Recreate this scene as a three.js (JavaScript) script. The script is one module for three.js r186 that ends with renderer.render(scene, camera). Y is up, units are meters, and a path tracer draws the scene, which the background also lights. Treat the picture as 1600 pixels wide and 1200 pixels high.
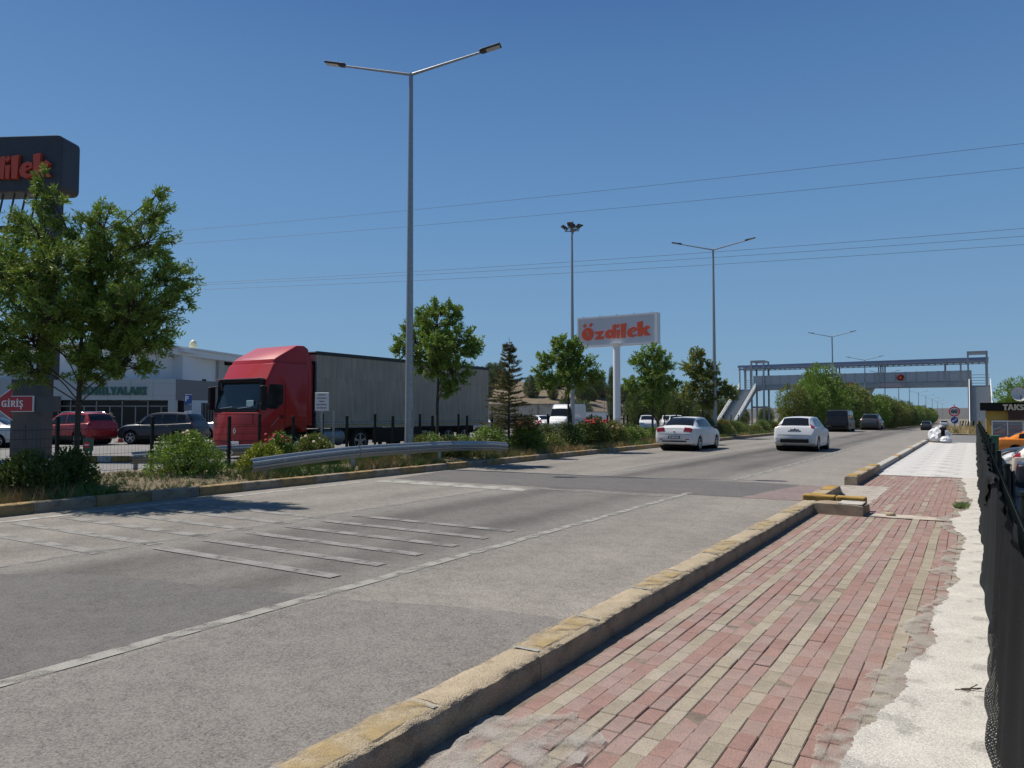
import * as THREE from 'three';
import { mergeGeometries, mergeVertices, toCreasedNormals } from 'three/addons/utils/BufferGeometryUtils.js';
import { RoundedBoxGeometry } from 'three/addons/geometries/RoundedBoxGeometry.js';
import { FontLoader } from 'three/addons/loaders/FontLoader.js';
import { TextGeometry } from 'three/addons/geometries/TextGeometry.js';
import { MarchingCubes } from 'three/addons/objects/MarchingCubes.js';
import { Brush, Evaluator, SUBTRACTION } from 'three-bvh-csg';

// ---------------------------------------------------------------- camera, sky, sun, exposure
const scene = new THREE.Scene();
const camera = new THREE.PerspectiveCamera(55.1, 1024 / 768, 0.1, 9000);
camera.position.set(0, 1.6, 0);
camera.rotation.order = 'YXZ';
camera.rotation.y = THREE.MathUtils.degToRad(32.12);
camera.rotation.x = THREE.MathUtils.degToRad(2.34);
camera.updateMatrixWorld();

const renderer = new THREE.WebGLRenderer({ antialias: true });
renderer.setSize(1024, 768);
renderer.toneMapping = THREE.LinearToneMapping;
renderer.toneMappingExposure = 1.2;
renderer.shadowMap.enabled = true;

const sunDir = new THREE.Vector3(-0.53, 0.848, 0.03).normalize();
const sun = new THREE.DirectionalLight(new THREE.Color(1, 0.93, 0.825), 5);
sun.position.copy(sunDir).multiplyScalar(150).add(new THREE.Vector3(-20, 0, -40));
sun.target.position.set(-20, 0, -40);
sun.castShadow = true;
sun.shadow.mapSize.set(4096, 4096);
Object.assign(sun.shadow.camera, { left: -110, right: 110, top: 110, bottom: -110, near: 1, far: 400 });
scene.add(sun, sun.target);

{ // clear sky: deep blue overhead, paler towards the horizon, a soft brightening round the sun
  const W = 1024, H = 512, data = new Float32Array(W * H * 4);
  const stops = [[-90, .15, .17, .18], [-2, .20, .31, .42], [0, .225, .365, .49], [6, .175, .32, .50], [15, .118, .252, .465], [30, .056, .142, .335], [55, .036, .098, .25], [90, .026, .075, .20]];
  for (let j = 0; j < H; j++) {
    const el = ((j + .5) / H - .5) * 180;
    let k = 0; while (k < stops.length - 2 && el > stops[k + 1][0]) k++;
    const a = stops[k], b = stops[k + 1]; let t = (el - a[0]) / (b[0] - a[0]); t = Math.min(1, Math.max(0, t));
    for (let i = 0; i < W; i++) {
      const az = ((i + .5) / W - .5) * 2 * Math.PI, ce = Math.cos(el * Math.PI / 180);
      const c = Math.max(-1, Math.min(1, Math.cos(az) * ce * sunDir.x + Math.sin(el * Math.PI / 180) * sunDir.y + Math.sin(az) * ce * sunDir.z));
      const ang = Math.acos(c);
      const g = 0.86 + 0.5 * Math.exp(-ang / 0.6), w = 0.12 * Math.exp(-ang / 0.22);
      const o = (j * W + i) * 4;
      for (let q = 0; q < 3; q++) data[o + q] = (a[q + 1] + (b[q + 1] - a[q + 1]) * t) * g + w;
      data[o + 3] = 1;
    }
  }
  const sky = new THREE.DataTexture(data, W, H, THREE.RGBAFormat, THREE.FloatType);
  sky.mapping = THREE.EquirectangularReflectionMapping;
  sky.magFilter = sky.minFilter = THREE.LinearFilter; sky.wrapS = THREE.RepeatWrapping;
  sky.needsUpdate = true;
  scene.background = sky; scene.environment = sky;
}
scene.fog = new THREE.FogExp2(new THREE.Color(0.5, 0.6, 0.7), 0.00004);

// ---------------------------------------------------------------- helpers
function rng(seed) { let a = seed >>> 0; return () => { a = (a + 0x6D2B79F5) | 0; let t = Math.imul(a ^ (a >>> 15), 1 | a); t = (t + Math.imul(t ^ (t >>> 7), 61 | t)) ^ t; return ((t ^ (t >>> 14)) >>> 0) / 4294967296; }; }
const R0 = rng(11);
const V = (x, y, z) => new THREE.Vector3(x, y, z);
const lin = (r, g, b) => new THREE.Color().setRGB(r, g, b);
const lerp = (a, b, t) => a + (b - a) * t;
const clamp = (x, a, b) => Math.min(b, Math.max(a, x));
const smooth = (a, b, x) => { const t = clamp((x - a) / (b - a), 0, 1); return t * t * (3 - 2 * t); };
// tiling value noise
function makeNoise(seed) {
  const n = 256, r = rng(seed), g = new Float32Array(n * n); for (let i = 0; i < n * n; i++) g[i] = r();
  return (x, y, p) => { // period p cells
    const x0 = Math.floor(x), y0 = Math.floor(y), fx = x - x0, fy = y - y0, sx = fx * fx * (3 - 2 * fx), sy = fy * fy * (3 - 2 * fy);
    const m = q => ((q % p) + p) % p;
    const a = g[(m(y0) % n) * n + m(x0) % n], b = g[(m(y0) % n) * n + m(x0 + 1) % n], c = g[(m(y0 + 1) % n) * n + m(x0) % n], d = g[(m(y0 + 1) % n) * n + m(x0 + 1) % n];
    return lerp(lerp(a, b, sx), lerp(c, d, sx), sy);
  };
}
const N1 = makeNoise(5), N2 = makeNoise(9);
const fbm = (x, y, p = 4096) => (N1(x, y, p) + .5 * N2(x * 2, y * 2, p * 2) + .25 * N1(x * 4, y * 4, p * 4)) / 1.75;
const enc = v => { v = clamp(v, 0, 1); return Math.round(255 * (v <= .0031308 ? 12.92 * v : 1.055 * Math.pow(v, 1 / 2.4) - .055)); };
// fn(u,v in 0..1) -> grey multiplier or [r,g,b]; tileable by fn's own design
function tex(size, fn, srgb = true) {
  const d = new Uint8Array(size * size * 4);
  for (let j = 0; j < size; j++) for (let i = 0; i < size; i++) {
    let c = fn(i / size, j / size, i, j); if (typeof c === 'number') c = [c, c, c];
    const o = (j * size + i) * 4;
    for (let q = 0; q < 3; q++) d[o + q] = srgb ? enc(c[q]) : Math.round(255 * clamp(c[q], 0, 1));
    d[o + 3] = 255;
  }
  const t = new THREE.DataTexture(d, size, size); t.wrapS = t.wrapT = THREE.RepeatWrapping; t.magFilter = THREE.LinearFilter; t.minFilter = THREE.LinearMipmapLinearFilter; t.generateMipmaps = true;
  if (srgb) t.colorSpace = THREE.SRGBColorSpace; t.needsUpdate = true; return t;
}
function speckle(seed, size, blur) { const r = rng(seed), a = new Float32Array(size * size); for (let i = 0; i < a.length; i++) a[i] = r(); let s = a; for (let k = 0; k < blur; k++) { const b = new Float32Array(a.length); for (let j = 0; j < size; j++) for (let i = 0; i < size; i++) { const l = (i + size - 1) % size, rr = (i + 1) % size, u = (j + size - 1) % size, dn = (j + 1) % size; b[j * size + i] = (s[j * size + i] * 2 + s[j * size + l] + s[j * size + rr] + s[u * size + i] + s[dn * size + i]) / 6; } s = b; } return s; }
const spA = speckle(21, 1024, 1), spB = speckle(22, 512, 1), spC = speckle(23, 512, 2);
// asphalt: exposed aggregate, pale and dark chips (3 m tile)
const asphaltMap = tex(1024, (u, v, i, j) => { const s = spA[j * 1024 + i]; const s3 = spC[(Math.floor(j / 2) % 512) * 512 + Math.floor(i / 2) % 512], s2 = spB[(Math.floor(j / 2 + 90) % 512) * 512 + (Math.floor(i / 2) + 37) % 512]; const chip = .7 * (s - .5) + 1.0 * (s3 - .5) + .7 * (s2 - .5); const c = .76 + chip + .22 * (fbm(u * 24, v * 24, 24) - .5) + .16 * (fbm(u * 6, v * 6, 6) - .5); return [c * 1.01, c, c * .985]; });
const asphaltBump = tex(1024, (u, v, i, j) => spA[j * 1024 + i], false);
const concreteMap = tex(512, (u, v, i, j) => { const s = spB[j * 512 + i]; const f = fbm(u * 8, v * 8, 8); return .78 + .55 * (s - .5) + .8 * (spC[j * 512 + i] - .5) + .34 * (f - .5) - (f < .33 ? .12 : 0); });
const concreteBump = tex(512, (u, v, i, j) => .6 * spC[j * 512 + i] + .4 * fbm(u * 16, v * 16, 16), false);
const grainMap = tex(512, (u, v, i, j) => .8 + .5 * (spB[j * 512 + i] - .5) + .7 * (spC[j * 512 + i] - .5) + .25 * (fbm(u * 10, v * 10, 10) - .5));
const clothMap = tex(512, (u, v, i, j) => .82 + .4 * (fbm(u * 40, v * 3, 40) - .5) + .18 * (fbm(u * 5, v * 5, 5) - .5));
const soilMap = tex(512, (u, v, i, j) => { const f = fbm(u * 12, v * 12, 12), s = spC[j * 512 + i]; const c = .75 + .6 * (f - .5) + .9 * (s - .5); return [c, c * (.98 + .04 * f), c * .96]; });

function std(r, g, b, rough = .8, o = {}) { const m = new THREE.MeshStandardMaterial({ color: lin(r, g, b), roughness: rough, ...o }); return m; }
function phys(r, g, b, rough, o = {}) { return new THREE.MeshPhysicalMaterial({ color: lin(r, g, b), roughness: rough, ...o }); }
function textured(m, map, size, bump, bs) { m.map = map; if (bump) { m.bumpMap = bump; m.bumpScale = bs; } m.userData.uv = 1 / size; return m; }

function flat(g) { const n = g.index ? g.toNonIndexed() : g.clone(); for (const k of Object.keys(n.attributes)) if (!['position', 'normal', 'uv', 'color'].includes(k)) n.deleteAttribute(k); if (!n.attributes.normal) n.computeVertexNormals(); return n; }
function metreUV(g, s, ou = 0, ov = 0) { // box-projected uv in metres
  const p = g.attributes.position, n = g.attributes.normal, uv = new Float32Array(p.count * 2);
  for (let i = 0; i < p.count; i += 3) {
    const ax = Math.abs(n.getX(i) + n.getX(i + 1) + n.getX(i + 2)), ay = Math.abs(n.getY(i) + n.getY(i + 1) + n.getY(i + 2)), az = Math.abs(n.getZ(i) + n.getZ(i + 1) + n.getZ(i + 2));
    for (let k = i; k < i + 3; k++) { const x = p.getX(k), y = p.getY(k), z = p.getZ(k); let a, b; if (ay >= ax && ay >= az) { a = x; b = z; } else if (ax >= az) { a = z; b = y; } else { a = x; b = y; } uv[k * 2] = a * s + ou; uv[k * 2 + 1] = b * s + ov; }
  }
  g.setAttribute('uv', new THREE.BufferAttribute(uv, 2)); return g;
}
function join(list, keepUV, color) {
  const fs = (Array.isArray(list) ? list : [list]).map(flat);
  const anyC = fs.some(f => f.attributes.color);
  for (const f of fs) { if (!keepUV || !f.attributes.uv) f.setAttribute('uv', new THREE.BufferAttribute(new Float32Array(f.attributes.position.count * 2), 2)); if (!anyC) f.deleteAttribute('color'); else if (!f.attributes.color) f.setAttribute('color', new THREE.BufferAttribute(new Float32Array(f.attributes.position.count * 3).fill(1), 3)); }
  return fs.length === 1 ? fs[0] : mergeGeometries(fs);
}
function obj(name, geos, m, parent = scene, keepUV = false) {
  const g = join(geos, keepUV); if (m.userData.uv && !keepUV) metreUV(g, m.userData.uv);
  const o = new THREE.Mesh(g, m); o.name = parent === scene ? numbered(name) : name; o.castShadow = o.receiveShadow = true; parent.add(o); return o;
}
const taken = {};
function numbered(n) { if (!(n in taken)) { taken[n] = 0; return n; } taken[n]++; return n + '_' + String(taken[n]).padStart(3, '0'); }
function tag(o, label, category, group) { o.userData.label = label; o.userData.category = category; if (group) o.userData.group = group; return o; }
function thing(name, label, category, pos = [0, 0, 0], turn = 0, group) { const o = new THREE.Group(); o.name = numbered(name); o.position.set(...pos); o.rotation.y = turn; scene.add(o); return tag(o, label, category, group); }
function copy(o, label, pos, turn = 0, scale = 1) { const c = o.clone(); c.userData = { ...o.userData }; c.name = numbered(o.name.replace(/_\d{3}$/, '')); c.position.set(...pos); c.rotation.y = turn; if (Array.isArray(scale)) c.scale.set(...scale); else c.scale.setScalar(scale); if (label) c.userData.label = label; scene.add(c); return c; }
function struct(name, geos, m, keepUV) { const o = obj(name, geos, m, scene, keepUV); o.userData.kind = 'structure'; return o; }
function structGroup(name) { const o = new THREE.Group(); o.name = numbered(name); o.userData.kind = 'structure'; scene.add(o); return o; }
const box = (w, h, d, x = 0, y = 0, z = 0) => new THREE.BoxGeometry(w, h, d).translate(x, y, z);
const rbox = (w, h, d, x, y, z, r = .02, s = 2) => new RoundedBoxGeometry(w, h, d, s, Math.min(r, w / 2.01, h / 2.01, d / 2.01)).translate(x, y, z);
const span = (x0, x1, y0, y1, z0, z1) => box(x1 - x0, y1 - y0, z1 - z0, (x0 + x1) / 2, (y0 + y1) / 2, (z0 + z1) / 2);
const cyl = (r0, r1, h, x = 0, y = 0, z = 0, n = 16) => new THREE.CylinderGeometry(r1, r0, h, n).translate(x, y + h / 2, z);
const cylX = (r, w, x, y, z, n = 20) => new THREE.CylinderGeometry(r, r, w, n).rotateZ(Math.PI / 2).translate(x, y, z);
const cylZ = (r, w, x, y, z, n = 20) => new THREE.CylinderGeometry(r, r, w, n).rotateX(Math.PI / 2).translate(x, y, z);
function bar(a, b, r, r2 = r, n = 8) { const d = b.clone().sub(a), L = d.length(); const g = new THREE.CylinderGeometry(r2, r, L, n).translate(0, L / 2, 0); g.applyQuaternion(new THREE.Quaternion().setFromUnitVectors(V(0, 1, 0), d.normalize())); return g.translate(a.x, a.y, a.z); }
function beam(a, b, w, h) { const d = b.clone().sub(a), L = d.length(); const g = new THREE.BoxGeometry(w, h, L).translate(0, 0, L / 2); const m = new THREE.Matrix4().lookAt(b, a, V(0, 1, 0)); g.applyMatrix4(m); return g.translate(a.x, a.y, a.z); }
const tube = (pts, r, n = 24, k = 6) => new THREE.TubeGeometry(new THREE.CatmullRomCurve3(pts), n, r, k, false);
function plate(pts, depth, bevel = 0) { const s = new THREE.Shape(pts.map(p => new THREE.Vector2(p[0], p[1]))); return new THREE.ExtrudeGeometry(s, { depth, bevelEnabled: bevel > 0, bevelSize: bevel, bevelThickness: bevel, bevelSegments: 2, curveSegments: 12 }); }
// grid sheet: f(i,j)->[x,y,z], optional colour
function sheet(nu, nv, f, col) {
  const p = [], c = [], uv = [], id = [];
  for (let j = 0; j <= nv; j++) for (let i = 0; i <= nu; i++) { const q = f(i / nu, j / nv); p.push(...q); uv.push(i / nu, j / nv); if (col) c.push(...col(q[0], q[2], q[1])); }
  for (let j = 0; j < nv; j++) for (let i = 0; i < nu; i++) { const a = j * (nu + 1) + i, b = a + 1, d = a + nu + 1, e = d + 1; id.push(a, b, d, b, e, d); }
  const g = new THREE.BufferGeometry(); g.setAttribute('position', new THREE.Float32BufferAttribute(p, 3)); g.setAttribute('uv', new THREE.Float32BufferAttribute(uv, 2)); if (col) g.setAttribute('color', new THREE.Float32BufferAttribute(c, 3)); g.setIndex(id); g.computeVertexNormals(); return g;
}
// flat polygon at height y, points [x,z]
function polyGround(pts, y) { const s = new THREE.Shape(pts.map(p => new THREE.Vector2(p[0], -p[1]))); return new THREE.ShapeGeometry(s).rotateX(-Math.PI / 2).translate(0, y, 0); }
const gy = z => z > -72 ? 0 : -1.45 * smooth(-72, -165, z) - Math.max(0, -z - 165) * 0.004; // the road dips away beyond the crest

const font = await new FontLoader().loadAsync('fonts/droid/droid_sans_bold.typeface.json');
function text(str, size, depth, o = {}) { const g = new TextGeometry(str, { font, size, depth, curveSegments: 6, bevelEnabled: !!o.fat, bevelSize: o.fat || 0, bevelThickness: .005, bevelSegments: 1 }); g.computeBoundingBox(); const b = g.boundingBox; g.translate(-(b.min.x + b.max.x) / 2, -(b.min.y + b.max.y) / 2, 0); return g; }

// ---------------------------------------------------------------- shared materials
const M = {
  steel: textured(std(.36, .375, .38, .45, { metalness: .55 }), grainMap, .7),
  galv: textured(std(.40, .42, .43, .5, { metalness: .5 }), grainMap, .5),
  darkSteel: std(.03, .033, .035, .5, { metalness: .3 }),
  bridge: textured(std(.36, .385, .40, .55, { metalness: .25 }), grainMap, 1.1),
  bridgeBlue: std(.15, .19, .30, .55),
  white: std(.66, .66, .65, .5),
  black: phys(.008, .008, .009, .8, { specularIntensity: .3 }),
  rubber: phys(.012, .012, .013, .9, { specularIntensity: .3 }),
  rim: std(.42, .43, .45, .35, { metalness: .7 }),
  glass: phys(.008, .010, .012, .08, { specularIntensity: .75 }),
  lampRed: phys(.20, .006, .008, .25, { clearcoat: .4 }),
  lampClear: phys(.55, .57, .6, .15, { clearcoat: 1 }),
  trim: phys(.012, .012, .013, .6, { specularIntensity: .4 }),
  green: std(.02, .09, .05, .5),
  fencePaint: phys(.007, .012, .010, .6, { specularIntensity: .4 }),
  chrome: std(.6, .6, .62, .2, { metalness: .9 }),
  bark: textured(std(.075, .058, .043, .95), soilMap, .35),
};
// ---------------------------------------------------------------- ground, roads, median, pavement
const soil = textured(std(.20, .165, .115, .97), soilMap, 2.2, concreteBump, .01);
{
  struct('ground', sheet(60, 160, (u, v) => { const z = lerp(40, -1400, Math.pow(v, 1.6)), x = lerp(0.22, -900, Math.pow(u, 1.7)); return [x, gy(z) - .035, z]; }), soil);
  const far = struct('terrain', sheet(40, 60, (u, v) => { const z = lerp(-66, -1400, Math.pow(v, 1.7)), x = lerp(0.22, 700, Math.pow(u, 1.6)); return [x, gy(z) - .035, z]; }), soil); far.receiveShadow = true;
}
const asphalt = textured(std(1, 1, 1, .93, { vertexColors: true }), asphaltMap, 2.4, asphaltBump, .004);
function roadTone(x, z) { // bound chippings polished dark in the wheel tracks, paler and dustier between
  const along = fbm(x * 2.2 + 7, z * .16 + 40), blot = fbm(x * .55 + 31, z * .3 + 9), fine = fbm(x * 5, z * 1.3);
  let k = .215 + .05 * (along - .5) + .055 * (blot - .5) + .025 * (fine - .5);
  for (const [c, w, d] of [[-5.75, .45, .075], [-7.7, .48, .085], [-6.7, .8, .045], [-9.6, .4, .035], [-11.3, .4, .038]]) k -= d * Math.exp(-(((x - c) / w) ** 2)) * (.55 + .9 * fbm(x * .8 + 3, z * .22 + 5));
  if (x > -4.8) k += .018; if (x < -8.7) k += .016;
  const warm = x > -4.8 || x < -8.7 ? 1.0 : .35;
  k += .035 * smooth(-2.95, -2.55, x) * fbm(x * 9, z * 3 + 2); if (x < -4.95 && x > -8.6) k -= .012 + .03 * smooth(.45, .7, fbm(x * .5 + 60, z * .12 + 3)); return [k * (1.05 + .03 * warm), k * (1 - .005 * warm), k * (.925 - .035 * warm)];
}
{
  const near = sheet(56, 300, (u, v) => { const z = lerp(6, -70, v); return [lerp(-12.86, -2.4, u), 0, z]; }, roadTone);
  const far = sheet(20, 90, (u, v) => { const z = lerp(-70, -700, Math.pow(v, 1.5)); return [lerp(-12.86, -2.4, u), gy(z), z]; }, roadTone);
  struct('road', [near, far], asphalt);
  const opp = sheet(40, 200, (u, v) => { const z = lerp(10, -260, Math.pow(v, 1.4)); return [lerp(-110, -18.2, u), gy(z), z]; }, (x, z) => { const k = .21 + .05 * (fbm(x * .3, z * .3) - .5) + .04 * (fbm(x * 1.1 + 4, z * .7) - .5); return [k * 1.02, k, k * .97]; });
  struct('service_road', opp, asphalt);
  struct('side_road', sheet(12, 40, (u, v) => { const z = lerp(-48.2, -66, v); return [lerp(-2.4, .24, u), -.004, z]; }, (x, z) => { const k = .19 + .05 * (fbm(x, z * .6) - .5); return [k, k, k]; }), asphalt);
  struct('verge', sheet(6, 30, (u, v) => { const z = lerp(-66, -200, v); return [lerp(-2.38, .22, u), gy(z) + .03 + .05 * fbm(u * 9, z), z]; }), soil);
  const lotY = -.9;
  struct('parking_lot', sheet(30, 60, (u, v) => [lerp(.24, 60, u), lotY, lerp(10, -66, v)], (x, z) => { const k = .24 + .06 * (fbm(x * .6, z * .6) - .5) + .05 * (fbm(x * 2, z * 2) - .5); return [k * 1.03, k, k * .95]; }), asphalt);
  struct('retaining_wall', [span(.10, .24, -.92, -.006, -48, 8), span(.24, 60, -.92, -.04, -66.2, -66.0)], textured(std(.36, .35, .33, .95), concreteMap, 1.4));
}
// repairs in newer, darker asphalt, each with its own outline
const patchDark = textured(std(.128, .122, .119, .93), asphaltMap, 2.1, asphaltBump, .004);
const patchMid = textured(std(.205, .19, .176, .93), asphaltMap, 2.3, asphaltBump, .004);
function ragged(pts, amp, seed, n = 10) { const r = rng(seed), o = []; for (let i = 0; i < pts.length; i++) { const a = pts[i], b = pts[(i + 1) % pts.length]; for (let k = 0; k < n; k++) { const t = k / n; o.push([lerp(a[0], b[0], t) + (r() - .5) * amp, lerp(a[1], b[1], t) + (r() - .5) * amp]); } } return o; }
struct('asphalt_patch', polyGround(ragged([[-12.7, -16.9], [-4.4, -17.75], [-3.2, -17.55], [-3.9, -14.35], [-6.8, -14.25], [-12.2, -13.95]], .05, 3), .003), patchDark);
struct('asphalt_patch', polyGround(ragged([[-8.55, 4], [-8.4, -3.5], [-7.6, -4.0], [-6.9, -4.2], [-5.9, -4.42], [-5.0, -4.62], [-5.0, 4]], .03, 4, 6), .003), patchDark);
struct('asphalt_patch', polyGround(ragged([[-4.8, 4], [-4.8, -4.6], [-3.8, -4.98], [-2.9, -5.15], [-2.52, -5.1], [-2.52, 4]], .03, 6, 6), .003), patchMid);
struct('asphalt_patch', polyGround(ragged([[-3.3, -17.7], [-2.52, -17.2], [-2.52, -14.4], [-3.85, -14.3]], .05, 8), .0045), textured(std(.235, .18, .17, .93), asphaltMap, 1.5));

// worn road paint: the film survives in flakes
const wornAlpha = (() => { const t = tex(512, (u, v, i, j) => { const f = fbm(u * 9, v * 9, 9), s = spB[j * 512 + i]; return smooth(.22, .62, f * .75 + s * .45); }, false); return t; })();
const faintAlpha = tex(512, (u, v, i, j) => { const f = fbm(u * 7, v * 7, 7), s = spB[j * 512 + i]; return .75 * smooth(.36, .78, f * .8 + s * .45); }, false);
const mkPaint = (r, g, b, a) => { const m = std(r, g, b, .8, { transparent: true, alphaMap: a }); m.map = grainMap; m.userData.uv = .8; return m; };
const paintLine = mkPaint(.30, .29, .26, wornAlpha), paintFaint = mkPaint(.27, .262, .245, faintAlpha), paintWhite = mkPaint(.36, .35, .32, wornAlpha), paintStrip = mkPaint(.235, .227, .215, wornAlpha);
function stripe(x0, x1, z0, z1, y, m, name = 'lane_marking', skew = 0) { const n = Math.max(1, Math.round(Math.abs(z1 - z0) / 1.2)); return struct(name, sheet(2, n, (u, v) => { const z = lerp(z0, z1, v); return [lerp(x0, x1, u) + .012 * Math.sin(z * 3.1) , gy(z) + y, z + skew * (u - .5)]; }), m); }
stripe(-5.0, -4.86, 4, -14.7, .0055, paintLine);
stripe(-5.02, -4.88, -17.9, -70, .0055, paintLine);
stripe(-5.02, -4.88, -70, -200, .012, paintFaint);
stripe(-8.78, -8.64, 2, -13.2, .0055, paintFaint);
for (let z = -20; z > -130; z -= 9) stripe(-8.74, -8.62, z, z - 3.2, .0055, paintFaint);
stripe(-12.3, -12.14, 3, -12.9, .0055, paintWhite);
stripe(-12.4, -12.26, -17.5, -75, .0055, paintFaint);
// transverse rumble bars in the two inner lanes
for (let i = 0; i < 6; i++) stripe(-12.0, -8.55, -4.6 - i * .68, -4.78 - i * .68, .0055, paintStrip, 'rumble_bar', -.7 * 0 - .05);
for (let i = 0; i < 6; i++) stripe(-8.3, -5.35, -5.18 - i * .66, -5.34 - i * .66, .009, paintStrip, 'rumble_bar');
stripe(-12.1, -8.0, -13.1, -13.65, .006, paintWhite, 'stop_line'); stripe(-7.9, -5.2, -13.55, -13.95, .006, paintFaint, 'stop_line');

// ------------------------------------------------ kerbs
const kerbMat = textured(std(.42, .345, .235, .95), concreteMap, 1.1, concreteBump, .014);
const kerbYellow = textured(std(.42, .26, .06, .9), concreteMap, 1, concreteBump, .01);
const kerbWhite = textured(std(.50, .47, .42, .9), concreteMap, 1);
const kerbGrey = textured(std(.33, .265, .185, .95), concreteMap, 1, concreteBump, .01);
const kerbOchre = textured(std(.34, .235, .105, .95), concreteMap, 1, concreteBump, .01);
// a concrete block with worn, uneven arrises
function roughBlock(w, h, L, seed, amp = .008) {
  const g = new RoundedBoxGeometry(w, h, L, 3, .018); const p = g.attributes.position;
  const gg = new THREE.BoxGeometry(w, h, L, 6, 4, Math.max(4, Math.round(L / .05))); const q = gg.attributes.position;
  for (let i = 0; i < q.count; i++) { let x = q.getX(i), y = q.getY(i), z = q.getZ(i); const ex = Math.abs(x) / (w / 2), ey = y / (h / 2);
    const n = fbm(x * 9 + seed * 3.7 + 50, z * 9 + y * 7 + 50) - .5, m = fbm(x * 22 + seed, z * 22 + y * 20 + 80) - .5;
    if (ey > .95) y += amp * (1.1 * n + m) - (ex > .95 ? .012 + .03 * Math.max(0, m + .1) : 0);
    if (ex > .95) x -= Math.sign(x) * (amp * (.8 * n + .7 * m) + (ey > .95 ? .010 : 0) + .004);
    q.setXYZ(i, x, y, z); }
  gg.computeVertexNormals(); return toCreasedNormals(gg, .9);
}
{
  const k = structGroup('kerb'); let i = 0;
  for (let z = 2.6; z > -12.3; z -= .93, i++) {
    const yellow = i % 2 === 1, g = roughBlock(.262, .3, .929, i, .012).translate(-2.372 + .008 * (R0() - .5), .0 + .006 * (R0() - .5), z - .46);
    obj('kerb_block', g, kerbMat, k);
    if (yellow) { // remnants of yellow paint with white end bands on the tread
      const zz = z - .46;
      const top = sheet(6, 12, (u, v) => { const x = lerp(-2.485, -2.30, u) + .02 * fbm(v * 6, i) , z2 = zz + lerp(-.42, .42, v); return [x, .158, z2]; });
      obj('yellow_paint', top, k.userData.y || (k.userData.y = (() => { const m = mkPaint(.42, .31, .14, faintAlpha); m.userData.uv = 1.3; return m; })()), k);
      for (const s of [-1, 1]) obj('white_paint', sheet(6, 2, (u, v) => [lerp(-2.475, -2.285, u), .1555, zz + s * .42 + lerp(-.018, .018, v)]), paintWhite, k);
    }
  }
  delete k.userData.y;
  // return block, yellow blocks laid across the channel, wedge and the blocks further on
  obj('kerb_block', roughBlock(.80, .22, .5, 71, .006).rotateY(-.08).translate(-1.88, .055, -12.98), kerbGrey, k);
  obj('kerb_block', rbox(.36, .02, .46, -1.70, .172, -13.0, .008).rotateY(0), kerbWhite, k);
  obj('kerb_block', rbox(.52, .13, .2, -2.26, .17, -13.42, .03, 3), kerbYellow, k);
  obj('kerb_block', rbox(.46, .13, .2, -1.765, .17, -13.42, .03, 3), kerbYellow, k);
  const wedge = plate([[13.6, -.1], [16.6, -.1], [16.15, .06], [15.95, .17], [13.6, .17]], .24).rotateY(Math.PI / 2).translate(-2.54, 0, 0);
  obj('kerb_block', wedge, kerbMat, k);
  obj('yellow_paint', span(-2.53, -2.32, .172, .176, -15.9, -15.0), kerbYellow, k); obj('yellow_paint', span(-2.53, -2.32, .172, .176, -14.3, -13.7), kerbYellow, k);
  for (let q = 0; q < 5; q++) { obj('kerb_block', roughBlock(.27, .34, .965, 90 + q, .006).translate(-2.39, .03, -18.6 - q * .975), kerbMat, k); if (q % 2 === 0) obj('yellow_paint', span(-2.50, -2.29, .203, .207, -18.95 - q * .975, -18.3 - q * .975), kerbYellow, k); }
  for (let q = 0; q < 25; q++) obj('kerb_block', roughBlock(.24, .24, .99, 120 + q, .004).translate(-2.38, .02, -23.5 - q), q % 7 === 6 ? kerbYellow : kerbWhite, k);
  obj('kerb_block', roughBlock(1.3, .3, .3, 160).translate(-1.75, .05, -48.3), kerbMat, k);
  obj('apron', span(-2.55, -1.6, -.02, .003, -18.1, -13.7), textured(std(.40, .36, .31, .95), concreteMap, 1), k);
}
{ // median kerb, face painted yellow and grey in turns, mostly worn off
  const k = structGroup('median_kerb'); let i = 0;
  const v = [0, 1, 2, 3].map(s => roughBlock(.24, .36, .985, 200 + s, .008));
  for (let z = 4; z > -120; z -= 1, i++) { const o = obj('kerb_block', v[i % 4], i % 2 ? kerbOchre : kerbGrey, k); o.position.set(-12.97 + .01 * (R0() - .5), gy(z) + .0, z - .5); if (i % 5 === 2 && z > -40) obj('white_paint', sheet(2, 4, (u, w) => [-12.838, lerp(.0, .15, u), z - .5 + lerp(-.45, -.3, w)]), paintFaint, k); }
  const kb = structGroup('kerb'); for (let z = 4; z > -60; z -= 2) obj('kerb_block', span(-18.45, -18.22, -.1, .13, z - 1.985, z), kerbGrey, kb);
}
// median soil, humped and uneven
const medianSoil = textured(std(.185, .145, .09, .98), soilMap, 1.1, concreteBump, .012);
const medY = (x, z) => gy(z) + .15 + .10 * smooth(-13.1, -14.4, x) * smooth(-18.2, -17, x) + .06 * (fbm(x * 2, z * 2) - .5);
struct('median', sheet(26, 300, (u, v) => { const z = lerp(5, -420, Math.pow(v, 1.7)), x = lerp(-18.23, -13.06, u); return [x, medY(x, z), z]; }), medianSoil);

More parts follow.
